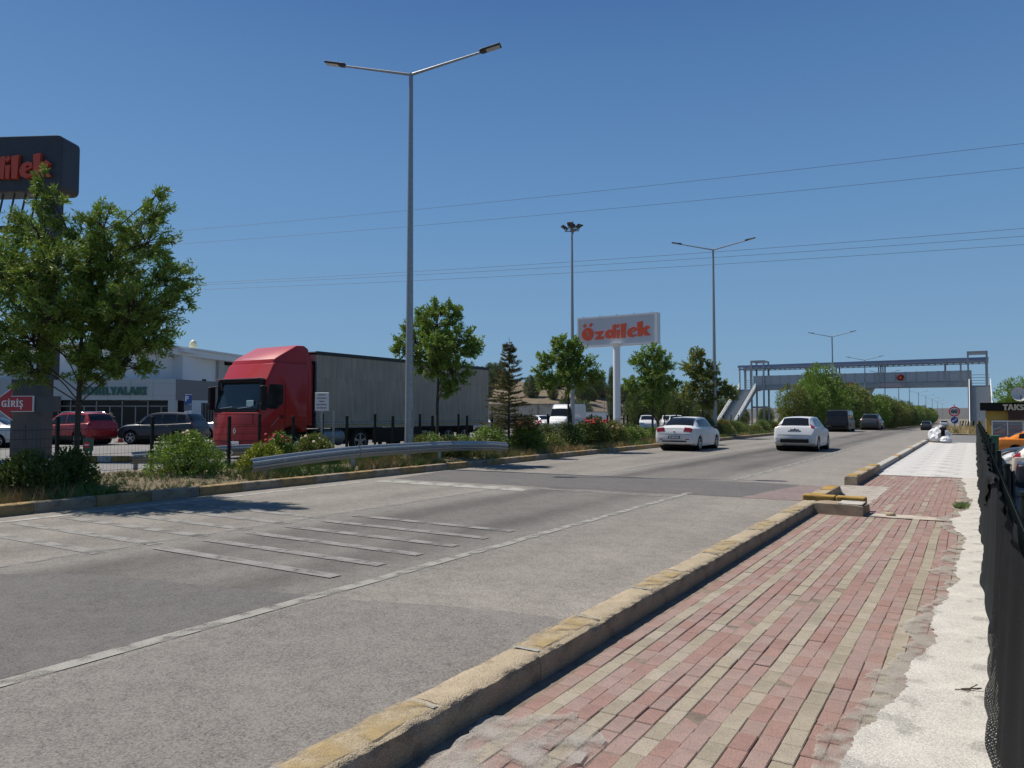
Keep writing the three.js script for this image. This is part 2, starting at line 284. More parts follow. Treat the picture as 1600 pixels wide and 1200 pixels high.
// ------------------------------------------------ pavement of red and buff blocks
{
  const pav = structGroup('pavement');
  obj('sand_bed', span(-2.25, .10, -.06, -.006, -23, 4), textured(std(.23, .18, .145, .98), soilMap, .8), pav);
  const r = rng(77);
  const reds = [[.30, .187, .158], [.305, .203, .175], [.285, .175, .148], [.31, .22, .19], [.30, .212, .186]].map(c => textured(std(...c, .93), grainMap, .9, concreteBump, .004));
  const buffs = [[.325, .28, .21], [.34, .295, .225], [.30, .262, .20], [.355, .31, .245]].map(c => textured(std(...c, .93), grainMap, .9, concreteBump, .004));
  function paver(ou) { // chamfered block 0.10 x 0.20, 14 faces
    const w = .0490, l = .0982, c = .0045, P = [[-w, -l], [w, -l], [w, l], [-w, l]], Q = [[-w + c, -l + c], [w - c, -l + c], [w - c, l - c], [-w + c, l - c]], pos = [];
    const quad = (a, b, d, e) => pos.push(...a, ...b, ...d, ...a, ...d, ...e);
    quad([Q[0][0], 0, Q[0][1]], [Q[3][0], 0, Q[3][1]], [Q[2][0], 0, Q[2][1]], [Q[1][0], 0, Q[1][1]]);
    for (let i = 0; i < 4; i++) { const j = (i + 1) % 4; quad([P[i][0], -c, P[i][1]], [Q[i][0], 0, Q[i][1]], [Q[j][0], 0, Q[j][1]], [P[j][0], -c, P[j][1]]); quad([P[i][0], -.03, P[i][1]], [P[i][0], -c, P[i][1]], [P[j][0], -c, P[j][1]], [P[j][0], -.03, P[j][1]]); }
    const g = new THREE.BufferGeometry(); g.setAttribute('position', new THREE.Float32BufferAttribute(pos, 3)); g.computeVertexNormals(); return metreUV(g, 1 / .9, ou, ou * 1.7);
  }
  const variants = Array.from({ length: 8 }, (_, i) => paver(i * .37 + .11));
  const list = [], rowW = .1005;
  const off = Array.from({ length: 24 }, () => r() * .2);
  for (let row = 0; row < 23; row++) {
    const x = -2.185 + row * rowW;
    for (let k = 0; k < 125; k++) {
      const z = 1.0 - off[row] - k * .2; if (z < -21.9) break; if (z < -12.72 && z > -13.25) continue; if (z < -13 && x < -1.55 && z > -18 && x < -1.6) continue;
      const wav = .012 * Math.sin(z * 1.7 + row) + .02 * Math.sin(z * .5 + .2);
      const second = z < -13; const buff = second ? row % 5 === 4 && r() < .5 : row % 3 === 2;
      const sink = row === 0 ? -.012 - .02 * r() : 0;
      list.push({ x: x + wav * .4 + (r() - .5) * .003, z: z + (r() - .5) * .004, y: (r() - .5) * .005 + .004 * Math.sin(z * 2.3 + row * .8) + sink, a: (r() - .5) * .025, t: (r() - .5) * .02, buff, c: Math.floor(r() * (buff ? 4 : 5)), v: Math.floor(r() * 8) });
    }
  }
  // the ones in view that show largest are pieces of their own
  const inView = b => { const v = V(b.x, b.y, b.z).project(camera); return Math.abs(v.x) < 1.02 && Math.abs(v.y) < 1.03; };
  const d2 = b => b.x * b.x + b.z * b.z;
  list.sort((a, b) => (inView(b) - inView(a)) || d2(a) - d2(b));
  const rest = { };
  list.forEach((b, i) => {
    const key = (b.buff ? 'b' : 'r') + b.c, m = b.buff ? buffs[b.c] : reds[b.c];
    if (i < 300) { const o = new THREE.Mesh(variants[b.v], m); o.name = 'paving_block'; o.position.set(b.x, b.y, b.z); o.rotation.set(b.t, b.a, b.t * .7); o.castShadow = o.receiveShadow = true; pav.add(o); }
    else { const g = variants[b.v].clone().applyMatrix4(new THREE.Matrix4().compose(V(b.x, b.y, b.z), new THREE.Quaternion().setFromEuler(new THREE.Euler(b.t, b.a, b.t * .7)), V(1, 1, 1))); (rest[key] = rest[key] || { m, l: [] }).l.push(g); }
  });
  for (const k of Object.keys(rest)) { const o = new THREE.Mesh(mergeGeometries(rest[k].l), rest[k].m); o.name = 'paving_blocks'; o.userData.kind = 'stuff'; o.castShadow = o.receiveShadow = true; pav.add(o); }
  // poured concrete: ragged strip by the fence, band across, new white slab beyond
  const slab = textured(std(.54, .52, .475, .93), concreteMap, 1.3, concreteBump, .006), slabNew = textured(std(.57, .56, .54, .93), concreteMap, 1.7, concreteBump, .005);
  const edge = [[-.62, 3], [-.60, -2.4], [-.56, -3.2], [-.52, -3.75], [-.47, -4.4], [-.36, -5.0], [-.37, -5.5], [-.30, -5.9], [-.29, -6.6], [-.33, -7.0], [-.20, -7.6], [-.155, -8.6], [-.15, -9.6], [-.13, -10.5], [-.17, -11.3], [-.30, -12.3], [-.33, -13.0], [-.22, -13.8], [-.16, -15], [-.10, -16.2], [-.16, -17.2], [-.20, -18.5], [-.25, -20], [-.3, -21.5]];
  const pts = []; const rr = rng(5); for (let i = 0; i < edge.length - 1; i++) for (let k = 0; k < 30; k++) { const t = k / 30, zz = lerp(edge[i][1], edge[i + 1][1], t); pts.push([lerp(edge[i][0], edge[i + 1][0], t) + (rr() - .5) * .018 + .15 * (fbm(zz * 2.3 + 90, 3) - .5) + .035 * (fbm(zz * 13 + 90, 8) - .5), lerp(edge[i][1], edge[i + 1][1], t)]); }
  pts.push([-.3, -21.6], [.1, -21.6], [.1, 3]);
  obj('concrete_strip', polyGround(pts, .013), slab, pav);
  const film = mkPaint(.40, .37, .32, faintAlpha); film.userData.uv = 1.4; obj('cement_stain', polyGround(pts.map(([x, z], i) => [x > .05 ? x : x - .03 - .24 * Math.pow(fbm(z * 2.2 + 20, 7), 1.5) - .03 * fbm(z * 9 + 3, 2), z]), .0105), film, pav);
  obj('concrete_strip', polyGround(ragged([[-1.62, -12.75], [-.3, -12.8], [-.3, -13.2], [-1.5, -13.2]], .05, 12, 8), .008), textured(std(.50, .44, .37, .95), concreteMap, 1), pav);
  // cement slurry spilt over the blocks (a thin film with a ragged outline)
  const slurry = mkPaint(.40, .37, .33, faintAlpha); slurry.userData.uv = 1.1;
  obj('cement_stain', polyGround(ragged([[-2.15, -2.6], [-2.2, -3.3], [-1.85, -3.55], [-1.55, -3.35], [-1.6, -2.7]], .06, 14, 10), .0125), slurry, pav);
  obj('concrete_slab', [sheet(8, 60, (u, v) => { const z = lerp(-21.55, -48.1, v); return [lerp(-2.27, .1, u), .01, z + (v === 0 ? .12 * (fbm(u * 20, 3) - .5) : 0)]; })], slabNew, pav);
}
// ---------------------------------------------------------------- street lamps, masts, wires
const lampGlass = phys(.25, .26, .27, .2, { clearcoat: 1 });
function lampPost(label, x, z, top, armTurn, arm = 2.5, rise = .55) {
  const y0 = medY(-14.3, z), h = top - y0, t = thing('street_lamp', label, 'street lamp', [x, y0, z], armTurn, 'double arm lamps along the median');
  obj('base_plate', box(.42, .03, .42, 0, .05, 0), M.galv, t);
  obj('pole', [cyl(.135, .062, h, 0, 0, 0, 12), box(.012, .5, .12, .128, 1.2, 0)], M.steel, t);
  for (const s of [-1, 1]) {
    const tip = V(s * (arm - .5), h + rise * .8, 0);
    const a = obj('arm', bar(V(0, h - .03, 0), tip, .045, .032, 8), M.steel, t);
    const head = new THREE.Group(); head.name = 'lamp_head'; head.position.copy(tip); head.rotation.z = s * .22; t.add(head);
    obj('housing', [rbox(.62, .055, .27, s * .36, .02, 0, .02), rbox(.2, .10, .16, s * .1, .03, 0, .03), cyl(.035, .035, .05, s * .25, .04, 0, 8)], M.darkSteel, head);
    obj('lens', rbox(.42, .012, .2, s * .42, -.012, 0, .004), lampGlass, head);
  }
  return t;
}
lampPost('tall grey double-arm street lamp behind the guard rail, nearest and tallest of all', -14.3, -17, 11.95, .36, 2.65, .55);
lampPost('double-arm street lamp rising above the trees right of the white billboard', -14.3, -47.6, 12.4, .3);
lampPost('double-arm street lamp standing in front of the middle of the footbridge', -14.3, -95.1, 10.9, .15);
lampPost('double-arm street lamp just beyond the footbridge, second from its middle', -14.3, -126, 10.0, .1);
[[-156, 9.3], [-186, 8.8], [-218, 8.4], [-255, 8.1], [-295, 7.9], [-340, 7.7], [-390, 7.5], [-450, 7.2]].forEach(([z, top]) => lampPost('thin distant street lamp in the row seen under the footbridge', -14.3, z, top, .05));
{
  const t = thing('floodlight_mast', 'tall slim mast with a ring of floodlights on top beside the white billboard', 'mast', [-33.2, 0, -64]);
  obj('pole', cyl(.22, .09, 20, 0, 0, 0, 12), M.steel, t);
  obj('ring', new THREE.TorusGeometry(.55, .04, 6, 20).rotateX(Math.PI / 2).translate(0, 19.7, 0), M.darkSteel, t);
  for (let i = 0; i < 6; i++) { const a = i * Math.PI / 3 + .3; const f = obj('floodlight', [rbox(.62, .14, .5, 0, 0, .3, .04), beam(V(0, -.3, -.1), V(0, 0, .25), .06, .06)], M.darkSteel, t); f.position.set(Math.sin(a) * .6, 19.95 - (i % 2) * .15, Math.cos(a) * .6); f.rotation.set(-.55, a, 0, 'YXZ'); }
  obj('top_cap', [cyl(.4, .3, .3, 0, 20, 0, 10)], M.darkSteel, t);
}
{ // power lines with sag
  const wm = std(.05, .055, .06, .6), W = [[[-108.3, 31.5, -72.4], [5.26, 31.3, -97.6]], [[-107.4, 29.4, -73], [5.33, 29.3, -100.1]], [[-108.4, 22.8, -72.7], [5.25, 22.7, -101.5]], [[-108.4, 22.5, -72.7], [5.26, 21.95, -102.2]], [[-107.6, 21.8, -73.3], [5.27, 21.1, -102.8]]];
  const nm = ['topmost overhead power wire crossing the sky', 'second overhead power wire from the top', 'third overhead power wire, uppermost of the lower three', 'middle wire of the lower three overhead wires', 'lowest overhead power wire crossing the sky'];
  W.forEach(([a, b], i) => { const A = V(...a), B = V(...b), D = B.clone().sub(A); A.addScaledVector(D, -.5); B.addScaledVector(D, .6); const L = A.distanceTo(B), pts = []; for (let k = 0; k <= 24; k++) { const t = k / 24, p = A.clone().lerp(B, t); p.y += 2.2 * ((2 * t - .95) ** 2 - .2); pts.push(p); } tag(obj('power_line', tube(pts, .02, 80, 5), wm), nm[i], 'wire', 'overhead wires'); });
}
// ---------------------------------------------------------------- brand lettering shared by both billboards (unit: total width 1)
const glyphs = (() => {
  const S = 1 / 560, X = 240, P = a => a.map(([x, y]) => [(x - X) * S, y * S]);
  const dia = (x, y, r) => P([[x - r, y - r * .1], [x - r * .15, y - r], [x + r, y + r * .1], [x + r * .15, y + r]]);
  const oval = []; for (let i = 0; i < 28; i++) { const a = i / 28 * Math.PI * 2; oval.push([290 + 50 * Math.cos(a), 46 + 50 * Math.sin(a) * (1 + .04 * Math.cos(a))]); }
  const polys = [
    [P(oval), P([[276, 68], [285, 74], [305, 28], [296, 22]])], [dia(265, 112, 16)], [dia(318, 116, 16)],
    [P([[350, 62], [418, 66], [424, 58], [392, 24], [426, 22], [424, 2], [352, 0], [350, 8], [384, 44], [352, 42]])],
    [P([[498, 104], [527, 108], [519, 2], [494, 4], [492, 14], [474, 2], [446, 8], [432, 32], [440, 58], [468, 72], [494, 68]]), P([[468, 50], [484, 46], [486, 26], [470, 28]])],
    [P([[528, 64], [556, 66], [551, 2], [529, 2]])], [dia(541, 94, 16)],
    [P([[562, 106], [608, 112], [600, 2], [566, 2]])],
    [P([[688, 74], [660, 80], [626, 66], [612, 38], [622, 12], [654, 2], [690, 14], [688, 24], [660, 22], [648, 34], [692, 52]]), P([[656, 62], [672, 60], [668, 52], [650, 46]])],
    [P([[694, 112], [738, 118], [736, 64], [772, 84], [796, 70], [764, 46], [800, 10], [752, 10], [736, 32], [732, 6], [698, 8]])],
  ];
  return polys.map(([o, h]) => { const s = new THREE.Shape(o.map(p => new THREE.Vector2(...p))); if (h) s.holes.push(new THREE.Path(h.map(p => new THREE.Vector2(...p)))); return s; });
})();
const glyphGeo = (i, w, d) => new THREE.ExtrudeGeometry(glyphs[i], { depth: d / w, bevelEnabled: false }).scale(w, w, w);
const orange = std(.62, .075, .02, .45), orangeDim = std(.50, .06, .025, .5);
{ // white billboard
  const t = thing('billboard', 'white billboard with orange lettering on a thick white pole', 'billboard', [-29.4, 0, -66]);
  obj('pole', [cyl(.36, .34, 8.4, 0, 0, 0, 24), cyl(.34, .6, .35, 0, 8.1, 0, 24)], M.white, t);
  obj('frame', [span(-4.25, 4.2, 11.08, 11.24, -.75, .06), span(-4.25, 4.2, 8.28, 8.44, -.75, .06), span(-4.25, -4.1, 8.44, 11.08, -.75, .06), span(3.95, 4.2, 8.44, 11.08, -.75, .06), span(-4.1, 3.95, 8.44, 11.08, -.72, -.62)], M.white, t);
  for (let i = 0; i < 3; i++) obj('panel', span(-4.1 + i * 2.683, -4.1 + (i + 1) * 2.683 - .008, 8.44, 11.08, -.06, .0), std(.52, .52, .53, .5), t);
  const w = 7.3; for (let i = 0; i < 10; i++) { const o = obj('letter', glyphGeo(i, w, .06), orange, t); o.position.set(-3.75, 8.95, .002); }
  for (let i = 0; i < 5; i++) obj('floodlight_bracket', box(.08, .1, .1, -3.6 + i * 1.8, 11.29, -.1), M.steel, t);
}
{ // dark entrance pylon with the arrow
  const t = thing('pylon_sign', 'dark grey entrance pylon with big orange lettered box and red arrow', 'pylon sign', [-29.35, 0, -13.9], .489);
  const clad = textured(std(.045, .046, .05, .5, { metalness: .2 }), grainMap, 2), cladL = textured(std(.075, .074, .075, .55, { metalness: .2 }), grainMap, 2);
  const R = .22, w = 6.6, h = 2.06, sh = new THREE.Shape(); sh.moveTo(-w, 0); sh.lineTo(-R, 0); sh.quadraticCurveTo(0, 0, 0, R); sh.lineTo(0, h - R); sh.quadraticCurveTo(0, h, -R, h); sh.lineTo(-w, h); sh.closePath();
  obj('sign_box', new THREE.ExtrudeGeometry(sh, { depth: .95, bevelEnabled: true, bevelSize: .03, bevelThickness: .03, bevelSegments: 2, curveSegments: 8 }).translate(.53, 10.02, -.95), clad, t);
  for (let i = 0; i < 10; i++) { const o = obj('letter', glyphGeo(i, 4.6, .14), orangeDim, t); o.scale.x = .8; o.position.set(-3.47, 10.42, .035); }
  obj('mast', [span(-.42, .1, 2.9, 10.02, -.75, -.2)], M.darkSteel, t);
  for (let i = 0; i < 12; i++) obj('rung', box(.6, .04, .05, -.16, 3.6 + i * .5, -.17), M.steel, t);
  for (let i = 0; i < 7; i++) obj('lattice_bar', beam(V(-3.6 + i * .45, 8.75, -.3), V(-3.35 + i * .45, 9.98, -.3), .05, .05), M.darkSteel, t);
  obj('lattice_frame', [span(-4.2, .3, 8.65, 8.75, -.8, -.2)], M.darkSteel, t);
  for (let i = 0; i < 3; i++) obj('cladding_panel', span(-1.31, -.12, i * .97, i * .97 + .965, -.75, -.1), i === 2 ? clad : cladL, t);
  obj('service_hatch', span(-1.15, -.7, .55, 1.2, -.1, -.085), cladL, t);
  obj('arm_box', span(-.24, .66, 1.68, 2.26, -.1, .12), cladL, t);
  const A = [[-1.85, 0], [-1.02, .58], [-1.1, .27], [-.25, .27], [-.25, -.27], [-1.1, -.27], [-1.02, -.58]];
  const grow = A.map(([x, y]) => [-1 + (x + 1) * 1.06, y * 1.09]);
  const arrow = new THREE.Group(); arrow.name = 'arrow'; arrow.position.set(0, 1.98, .13); t.add(arrow);
  obj('border', plate(grow, .05), M.white, arrow);
  obj('face', plate(A, .03).translate(0, 0, .03), std(.34, .012, .02, .4), arrow);
  const tx = obj('lettering', text('GİRİŞ', .235, .012), M.white, arrow); tx.position.set(-1.02, 0, .06);
}
// ---------------------------------------------------------------- guard rails
function wBeam(pts, name, label) { // pts: V list along the beam's mid height
  const t = thing(name, label, 'guard rail');
  const prof = [[-.155, .0], [-.14, .02], [-.1, .03], [-.07, .075], [-.03, .08], [-.01, .03], [.01, .03], [.03, .08], [.07, .075], [.1, .03], [.14, .02], [.155, .0]];
  const seg = (a, b) => { const c = new THREE.CatmullRomCurve3(pts); const g = sheet(24, prof.length - 1, (u, v) => { const q = c.getPoint(lerp(a, b, u)), d = c.getTangent(lerp(a, b, u)); const n = V(-d.z, 0, d.x).normalize(); const k = prof[Math.round(v * (prof.length - 1))]; return [q.x + n.x * k[1], q.y + k[0], q.z + n.z * k[1]]; }); const g2 = g.clone(); const p = g2.attributes.position; for (let i = 0; i < p.count; i++) p.setX(i, p.getX(i) - .004); return toCreasedNormals(flat(mergeGeometries([g, g2])), .5); };
  for (let i = 0; i < 3; i++) { const s = obj('rail_section', seg(i / 3 + .001, (i + 1) / 3 - .001), M.galv, t); }
  const c = new THREE.CatmullRomCurve3(pts);
  for (const u of [.05, .32, .62, .95]) { const q = c.getPoint(u); obj('post', [box(.05, q.y - medY(q.x, q.z) + .3, .1, q.x - .06, (q.y + medY(q.x, q.z) - .1) / 2, q.z)], M.galv, t); }
  for (const u of [.1, .14, .33, .35, .48, .64, .67, .86]) { const q = c.getPoint(u); obj('bolt', cylX(.016, .02, q.x + .035, q.y + (u > .5 ? .0 : .0), q.z, 8), M.chrome, t); }
  return t;
}
wBeam([V(-13.5, .47, -10.7), V(-13.46, .56, -12.2), V(-13.45, .63, -14), V(-13.45, .64, -16), V(-13.45, .63, -18), V(-13.47, .56, -20), V(-13.52, .48, -21.2)], 'guard_rail', 'grey steel guard rail along the front of the planted median');
wBeam([V(-17.6, .52, -10.4), V(-17.62, .54, -11.2), V(-17.64, .56, -12), V(-17.65, .58, -14), V(-17.65, .58, -16)], 'guard_rail', 'dark back of a guard rail behind the median bush at left');
// ---------------------------------------------------------------- fences in the median
function wireFence(label, x, z0, z1, step, topY, seed) {
  const t = thing('wire_fence', label, 'fence'); let prev = null;
  const wires = [];
  for (let z = z0; z > z1; z -= step) {
    const g = medY(x, z); obj('post', [box(.065, topY - g + .1, .065, x, (topY + g - .1) / 2, z), rbox(.075, .03, .075, x, topY + .01, z, .01)], M.fencePaint, t);
    if (z - step > z1) { const l = [], lo = g + .08, hi = topY - .22; for (let k = 1; k < 26; k++) l.push(box(.0028, hi - lo, .0028, x, (lo + hi) / 2, z - step * k / 26)); for (let k = 0; k < 6; k++) l.push(box(.008, .008, step, x, lerp(lo, hi - .03, k / 5), z - step / 2)); obj('wire_panel', l, M.fencePaint, t); }
  }
  return t;
}
wireFence('dark green wire mesh fence running along the middle of the median', -16.5, -6.0, -62, 2.13, 1.52);
wireFence('second wire mesh fence in front of the truck trailer', -18.05, -14.6, -44, 2.5, 1.58);
// ---------------------------------------------------------------- footbridge
{
  const t = thing('footbridge', 'grey steel pedestrian footbridge with blue roof edge and stairs, spanning the road', 'footbridge', [0, 0, -129]);
  const x0 = -31.6, x1 = -.2, zw = 1.5, mesh = textured(std(.50, .53, .55, .6), grainMap, 1.5);
  obj('deck', [span(x0, x1, 5.68, 5.85, -zw, zw), span(x0, x1, 5.68, 6.45, zw - .02, zw + .14), span(x0, x1, 5.68, 6.45, -zw - .14, -zw + .02)], M.bridge, t);
  for (const s of [1, -1]) for (let i = 0; i < 22; i++) { const a = lerp(x0, x1, i / 22), b = lerp(x0, x1, (i + 1) / 22); obj('parapet_panel', span(a + .03, b - .03, 6.5, 8.05, s * (zw + .05) - .02, s * (zw + .05) + .02), mesh, t); obj('parapet_post', span(a - .035, a + .035, 6.45, 8.12, s * (zw + .08) - .04, s * (zw + .08) + .04), M.bridge, t); }
  // roof canopy edge and its frames
  for (const s of [1, -1]) { obj('roof_edge', span(-34.2, 1.9, 9.52, 9.9, s * 1.7 - .06, s * 1.7 + .06), M.bridgeBlue, t); for (let i = 0; i < 44; i++) obj('roof_bracket', span(-33.8 + i * .82, -33.6 + i * .82, 9.2, 9.44, s * 1.6 - .05, s * 1.6 + .05), M.bridge, t); }
  obj('roof_beam', [span(-34.2, 1.9, 9.1, 9.2, 1.5, 1.66), span(-34.2, 1.9, 9.1, 9.2, -1.66, -1.5), span(-34.2, 1.9, 9.3, 9.36, -1.6, 1.6)], M.bridge, t);
  for (const x of [-33.9, -32.9, -23, -22.2, -18.6, -12.5, -11.9, -3.6, -1.6, 1.6]) obj('roof_post', [span(x - .09, x + .09, 5.85, 9.9, 1.52, 1.7), span(x - .09, x + .09, 5.85, 9.9, -1.7, -1.52)], M.bridge, t);
  for (const x of [-31.9, -29.9]) for (const s of [1, -1]) obj('lift_frame', [span(x - .13, x + .13, gy(-129), 10.65, s * 1.75 - .13, s * 1.75 + .13)], M.bridge, t);
  obj('lift_frame', [span(-32.0, -29.8, 10.4, 10.66, 1.6, 1.85), span(-32.0, -29.8, 10.4, 10.66, -1.85, -1.6), span(-32.03, -31.77, 10.4, 10.66, -1.6, 1.6), span(-30.03, -29.77, 10.4, 10.66, -1.6, 1.6), span(-32, -29.8, 2.6, 2.9, -1.7, 1.7)], M.bridge, t);
  for (const x of [-.65, 1.7]) for (const s of [1, -1]) obj('lift_frame', span(x - .11, x + .11, gy(-129), 10.8, s * 1.75 - .11, s * 1.75 + .11), M.bridge, t);
  obj('lift_frame', [span(-.78, 1.83, 10.5, 10.82, 1.6, 1.88), span(-.78, 1.83, 10.5, 10.82, -1.88, -1.6)], M.bridge, t);
  // stair flights descend towards the camera
  for (const [cx, w] of [[-32.6, 2.6], [.75, 2.5]]) {
    const n = 28, zs = 1.6, ze = 15.5, yt = 5.8, yb = gy(-115) + .1;
    for (let i = 0; i < n; i++) { const a = i / n, b = (i + 1) / n; obj('tread', span(cx - w / 2, cx + w / 2, lerp(yt, yb, b) - .22, lerp(yt, yb, b), lerp(zs, ze, a), lerp(zs, ze, b) + .03), M.bridge, t); }
    for (const s of [-1, 1]) { obj('stringer', plate([[zs, yt - .5], [ze, yb - .3], [ze, yb + .35], [zs, yt + .35]], .08).rotateY(-Math.PI / 2).translate(cx + s * (w / 2 + .06) + .04, 0, 0), M.bridge, t); for (const k of [.62, 1.0]) obj('handrail', beam(V(cx + s * (w / 2 + .06), yt + k, zs), V(cx + s * (w / 2 + .06), yb + k, ze), .09, .12), M.white, t); for (let i = 0; i <= 7; i++) obj('baluster', span(cx + s * (w / 2 + .06) - .03, cx + s * (w / 2 + .06) + .03, lerp(yt, yb, i / 7), lerp(yt, yb, i / 7) + 1, lerp(zs, ze, i / 7) - .03, lerp(zs, ze, i / 7) + .03), M.white, t); }
    obj('landing', span(cx - w / 2 - .1, cx + w / 2 + .1, 5.55, 5.8, -1.6, 1.6), M.bridge, t);
    for (let i = 0; i < 4; i++) obj('landing_rail', span(cx - w / 2, cx + w / 2, 6.2 + i * .42, 6.26 + i * .42, -1.65, -1.6), M.bridge, t);
  }
  obj('screen_panel', span(-.55, 1.5, gy(-129), 5.5, -1.5, -1.42), mesh, t);
  // central pier
  obj('pier', [plate([[-.55, gy(-129)], [.55, gy(-129)], [.9, 3.2], [2.3, 5.66], [-2.3, 5.66], [-.9, 3.2]], 1.1, .03).translate(-15.6, 0, -.55)], textured(std(.62, .62, .60, .8), concreteMap, 2), t);
  // round traffic signs and dark roundels fixed to the parapet
  for (const [x, y] of [[-16.7, 6.1], [-9.5, 7.2]]) { const r = obj('roundel', cylZ(.52, .05, x, y, 1.72, 28), M.trim, t); obj('roundel_mark', [plate([[0, .3], [.26, .02], [.12, -.26], [-.12, -.26], [-.26, .02]], .02).translate(x, y, 1.76), new THREE.TorusGeometry(.44, .03, 6, 28).translate(x, y, 1.75)], std(.55, .07, .02, .5), r); }
  obj('banner', span(-12.4, -9.0, 5.72, 6.4, 1.66, 1.69), textured(std(.44, .38, .40, .7), grainMap, 1), t);
}
// ---------------------------------------------------------------- vegetation
const leafMat = (r, g, b, tr = .35) => phys(r, g, b, .55, { side: THREE.DoubleSide, vertexColors: true, transmission: tr, thickness: 0, specularIntensity: .5 });
const leafM = leafMat(.20, .30, .05, .5), leafDark = leafMat(.10, .14, .03), leafOlive = leafMat(.205, .24, .055, .48), needleM = leafMat(.13, .135, .06, .1);
class Leaves {
  constructor(seed) { this.p = []; this.n = []; this.c = []; this.r = rng(seed); }
  add(o, dir, L, W, tone) { // a folded lance-shaped leaf of 4 triangles
    const r = this.r, d = dir.clone().normalize(); let s = V(r() - .5, r() - .5, r() - .5).cross(d); if (s.lengthSq() < 1e-6) s.set(1, 0, 0); s.normalize();
    const up = s.clone().cross(d).normalize(); const q = (a, b, h) => [o.x + d.x * a + s.x * b + up.x * h, o.y + d.y * a + s.y * b + up.y * h, o.z + d.z * a + s.z * b + up.z * h];
    const A = q(0, 0, 0), T = q(L, 0, -.12 * L), l = q(L * .45, W / 2, .1 * W), rr = q(L * .45, -W / 2, .1 * W), m = q(L * .5, 0, -.12 * W);
    for (const tri of [[A, m, l], [l, m, T], [A, rr, m], [m, rr, T]]) for (const v of tri) { this.p.push(v[0], v[1], v[2]); this.c.push(tone[0], tone[1], tone[2]); }
  }
  geo() { const g = new THREE.BufferGeometry(); g.setAttribute('position', new THREE.Float32BufferAttribute(this.p, 3)); g.setAttribute('color', new THREE.Float32BufferAttribute(this.c, 3)); g.setAttribute('uv', new THREE.Float32BufferAttribute(new Float32Array(this.p.length / 3 * 2), 2)); g.computeVertexNormals(); return g; }
}
function leafMesh(name, L, m, parent) { const o = new THREE.Mesh(L.geo(), m); o.name = parent === scene ? numbered(name) : name; o.castShadow = o.receiveShadow = true; parent.add(o); return o; }
// lobes: [x,y,z,r]; wood runs trunk > limbs > twigs, leaves sit in sprays along the outer twigs
function tree(name, label, pos, o, group) {
  const t = thing(name, label, 'tree', pos, 0, group), r = rng(o.seed), wood = [], L = new Leaves(o.seed + 1);
  const fork = o.fork, tr = o.trunkR;
  const trunk = [V(0, -.1, 0), V(.03 * (r() - .5), fork * .5, .06 * (r() - .5)), V((o.lean || 0), fork, 0)];
  obj('trunk', [tube(trunk, tr, 8, 8), cyl(tr * 1.5, tr, .25, 0, -.08, 0, 8)], M.bark, t);
  const top = trunk[2], ly = o.lobes.reduce((a, l) => Math.max(a, l[1]), 0); const lead = fork + (ly - fork) * .55; wood.push(bar(top, V(top.x + .08, lead, top.z), tr * .85, tr * .35, 7));
  for (const [x, y, z, rad, n] of o.lobes) {
    const C = V(x, y, z), base = V(top.x + .04, clamp(y - .35 - .5 * Math.hypot(x, z), fork * .92, lead), top.z);
    const mid = base.clone().lerp(C, .5).add(V((r() - .5) * .3, .15, (r() - .5) * .3));
    wood.push(tube([base, mid, C], tr * .24, 8, 5));
    const N = n || Math.round(o.twigs * rad * rad);
    for (let k = 0; k < N; k++) {
      const u = r() * 2 - 1, a = r() * 6.283, q = Math.sqrt(1 - u * u), rr = rad * (.35 + .75 * Math.pow(r(), .6)); const dirn = V(q * Math.cos(a), u * .9 + .12, q * Math.sin(a));
      const tip = C.clone().addScaledVector(dirn, rr * (1 + .25 * (r() - .5))); if (tip.y < fork * .75) tip.y = fork * .75 + r() * .3;
      const s0 = C.clone().lerp(base, .25 * r()); const md = s0.clone().lerp(tip, .55); md.y += .1 * rad * (r() - .2);
      if (k % 2 === 0) wood.push(bar(s0, md, .012, .008, 3)); wood.push(bar(md, tip, .008, .003, 3));
      const d = tip.clone().sub(md); const len = d.length(); d.normalize(); d.y += .25;
      const cnt = o.spray; const hue = .8 + .5 * r();
      for (let j = 0; j < cnt; j++) { const f = .1 + .95 * j / cnt; const p = md.clone().lerp(tip, f).add(V((r() - .5) * .10, (r() - .5) * .10, (r() - .5) * .10).multiplyScalar(o.loose || 1)); const ld = d.clone().multiplyScalar(.6).add(V(r() - .5, r() - .55, r() - .5).multiplyScalar(1.7)); const b = hue * (.75 + .5 * r()), yel = r() < .12 ? 1.35 : 1; L.add(p, ld, o.leaf * (.7 + .6 * r()), o.leaf * o.lw * (.8 + .5 * r()), [b * yel * (o.warm || 1), b, b * .9]); }
    }
  }
  obj('limbs', wood, M.bark, t); leafMesh('crown', L, o.mat || leafM, t); return t;
}
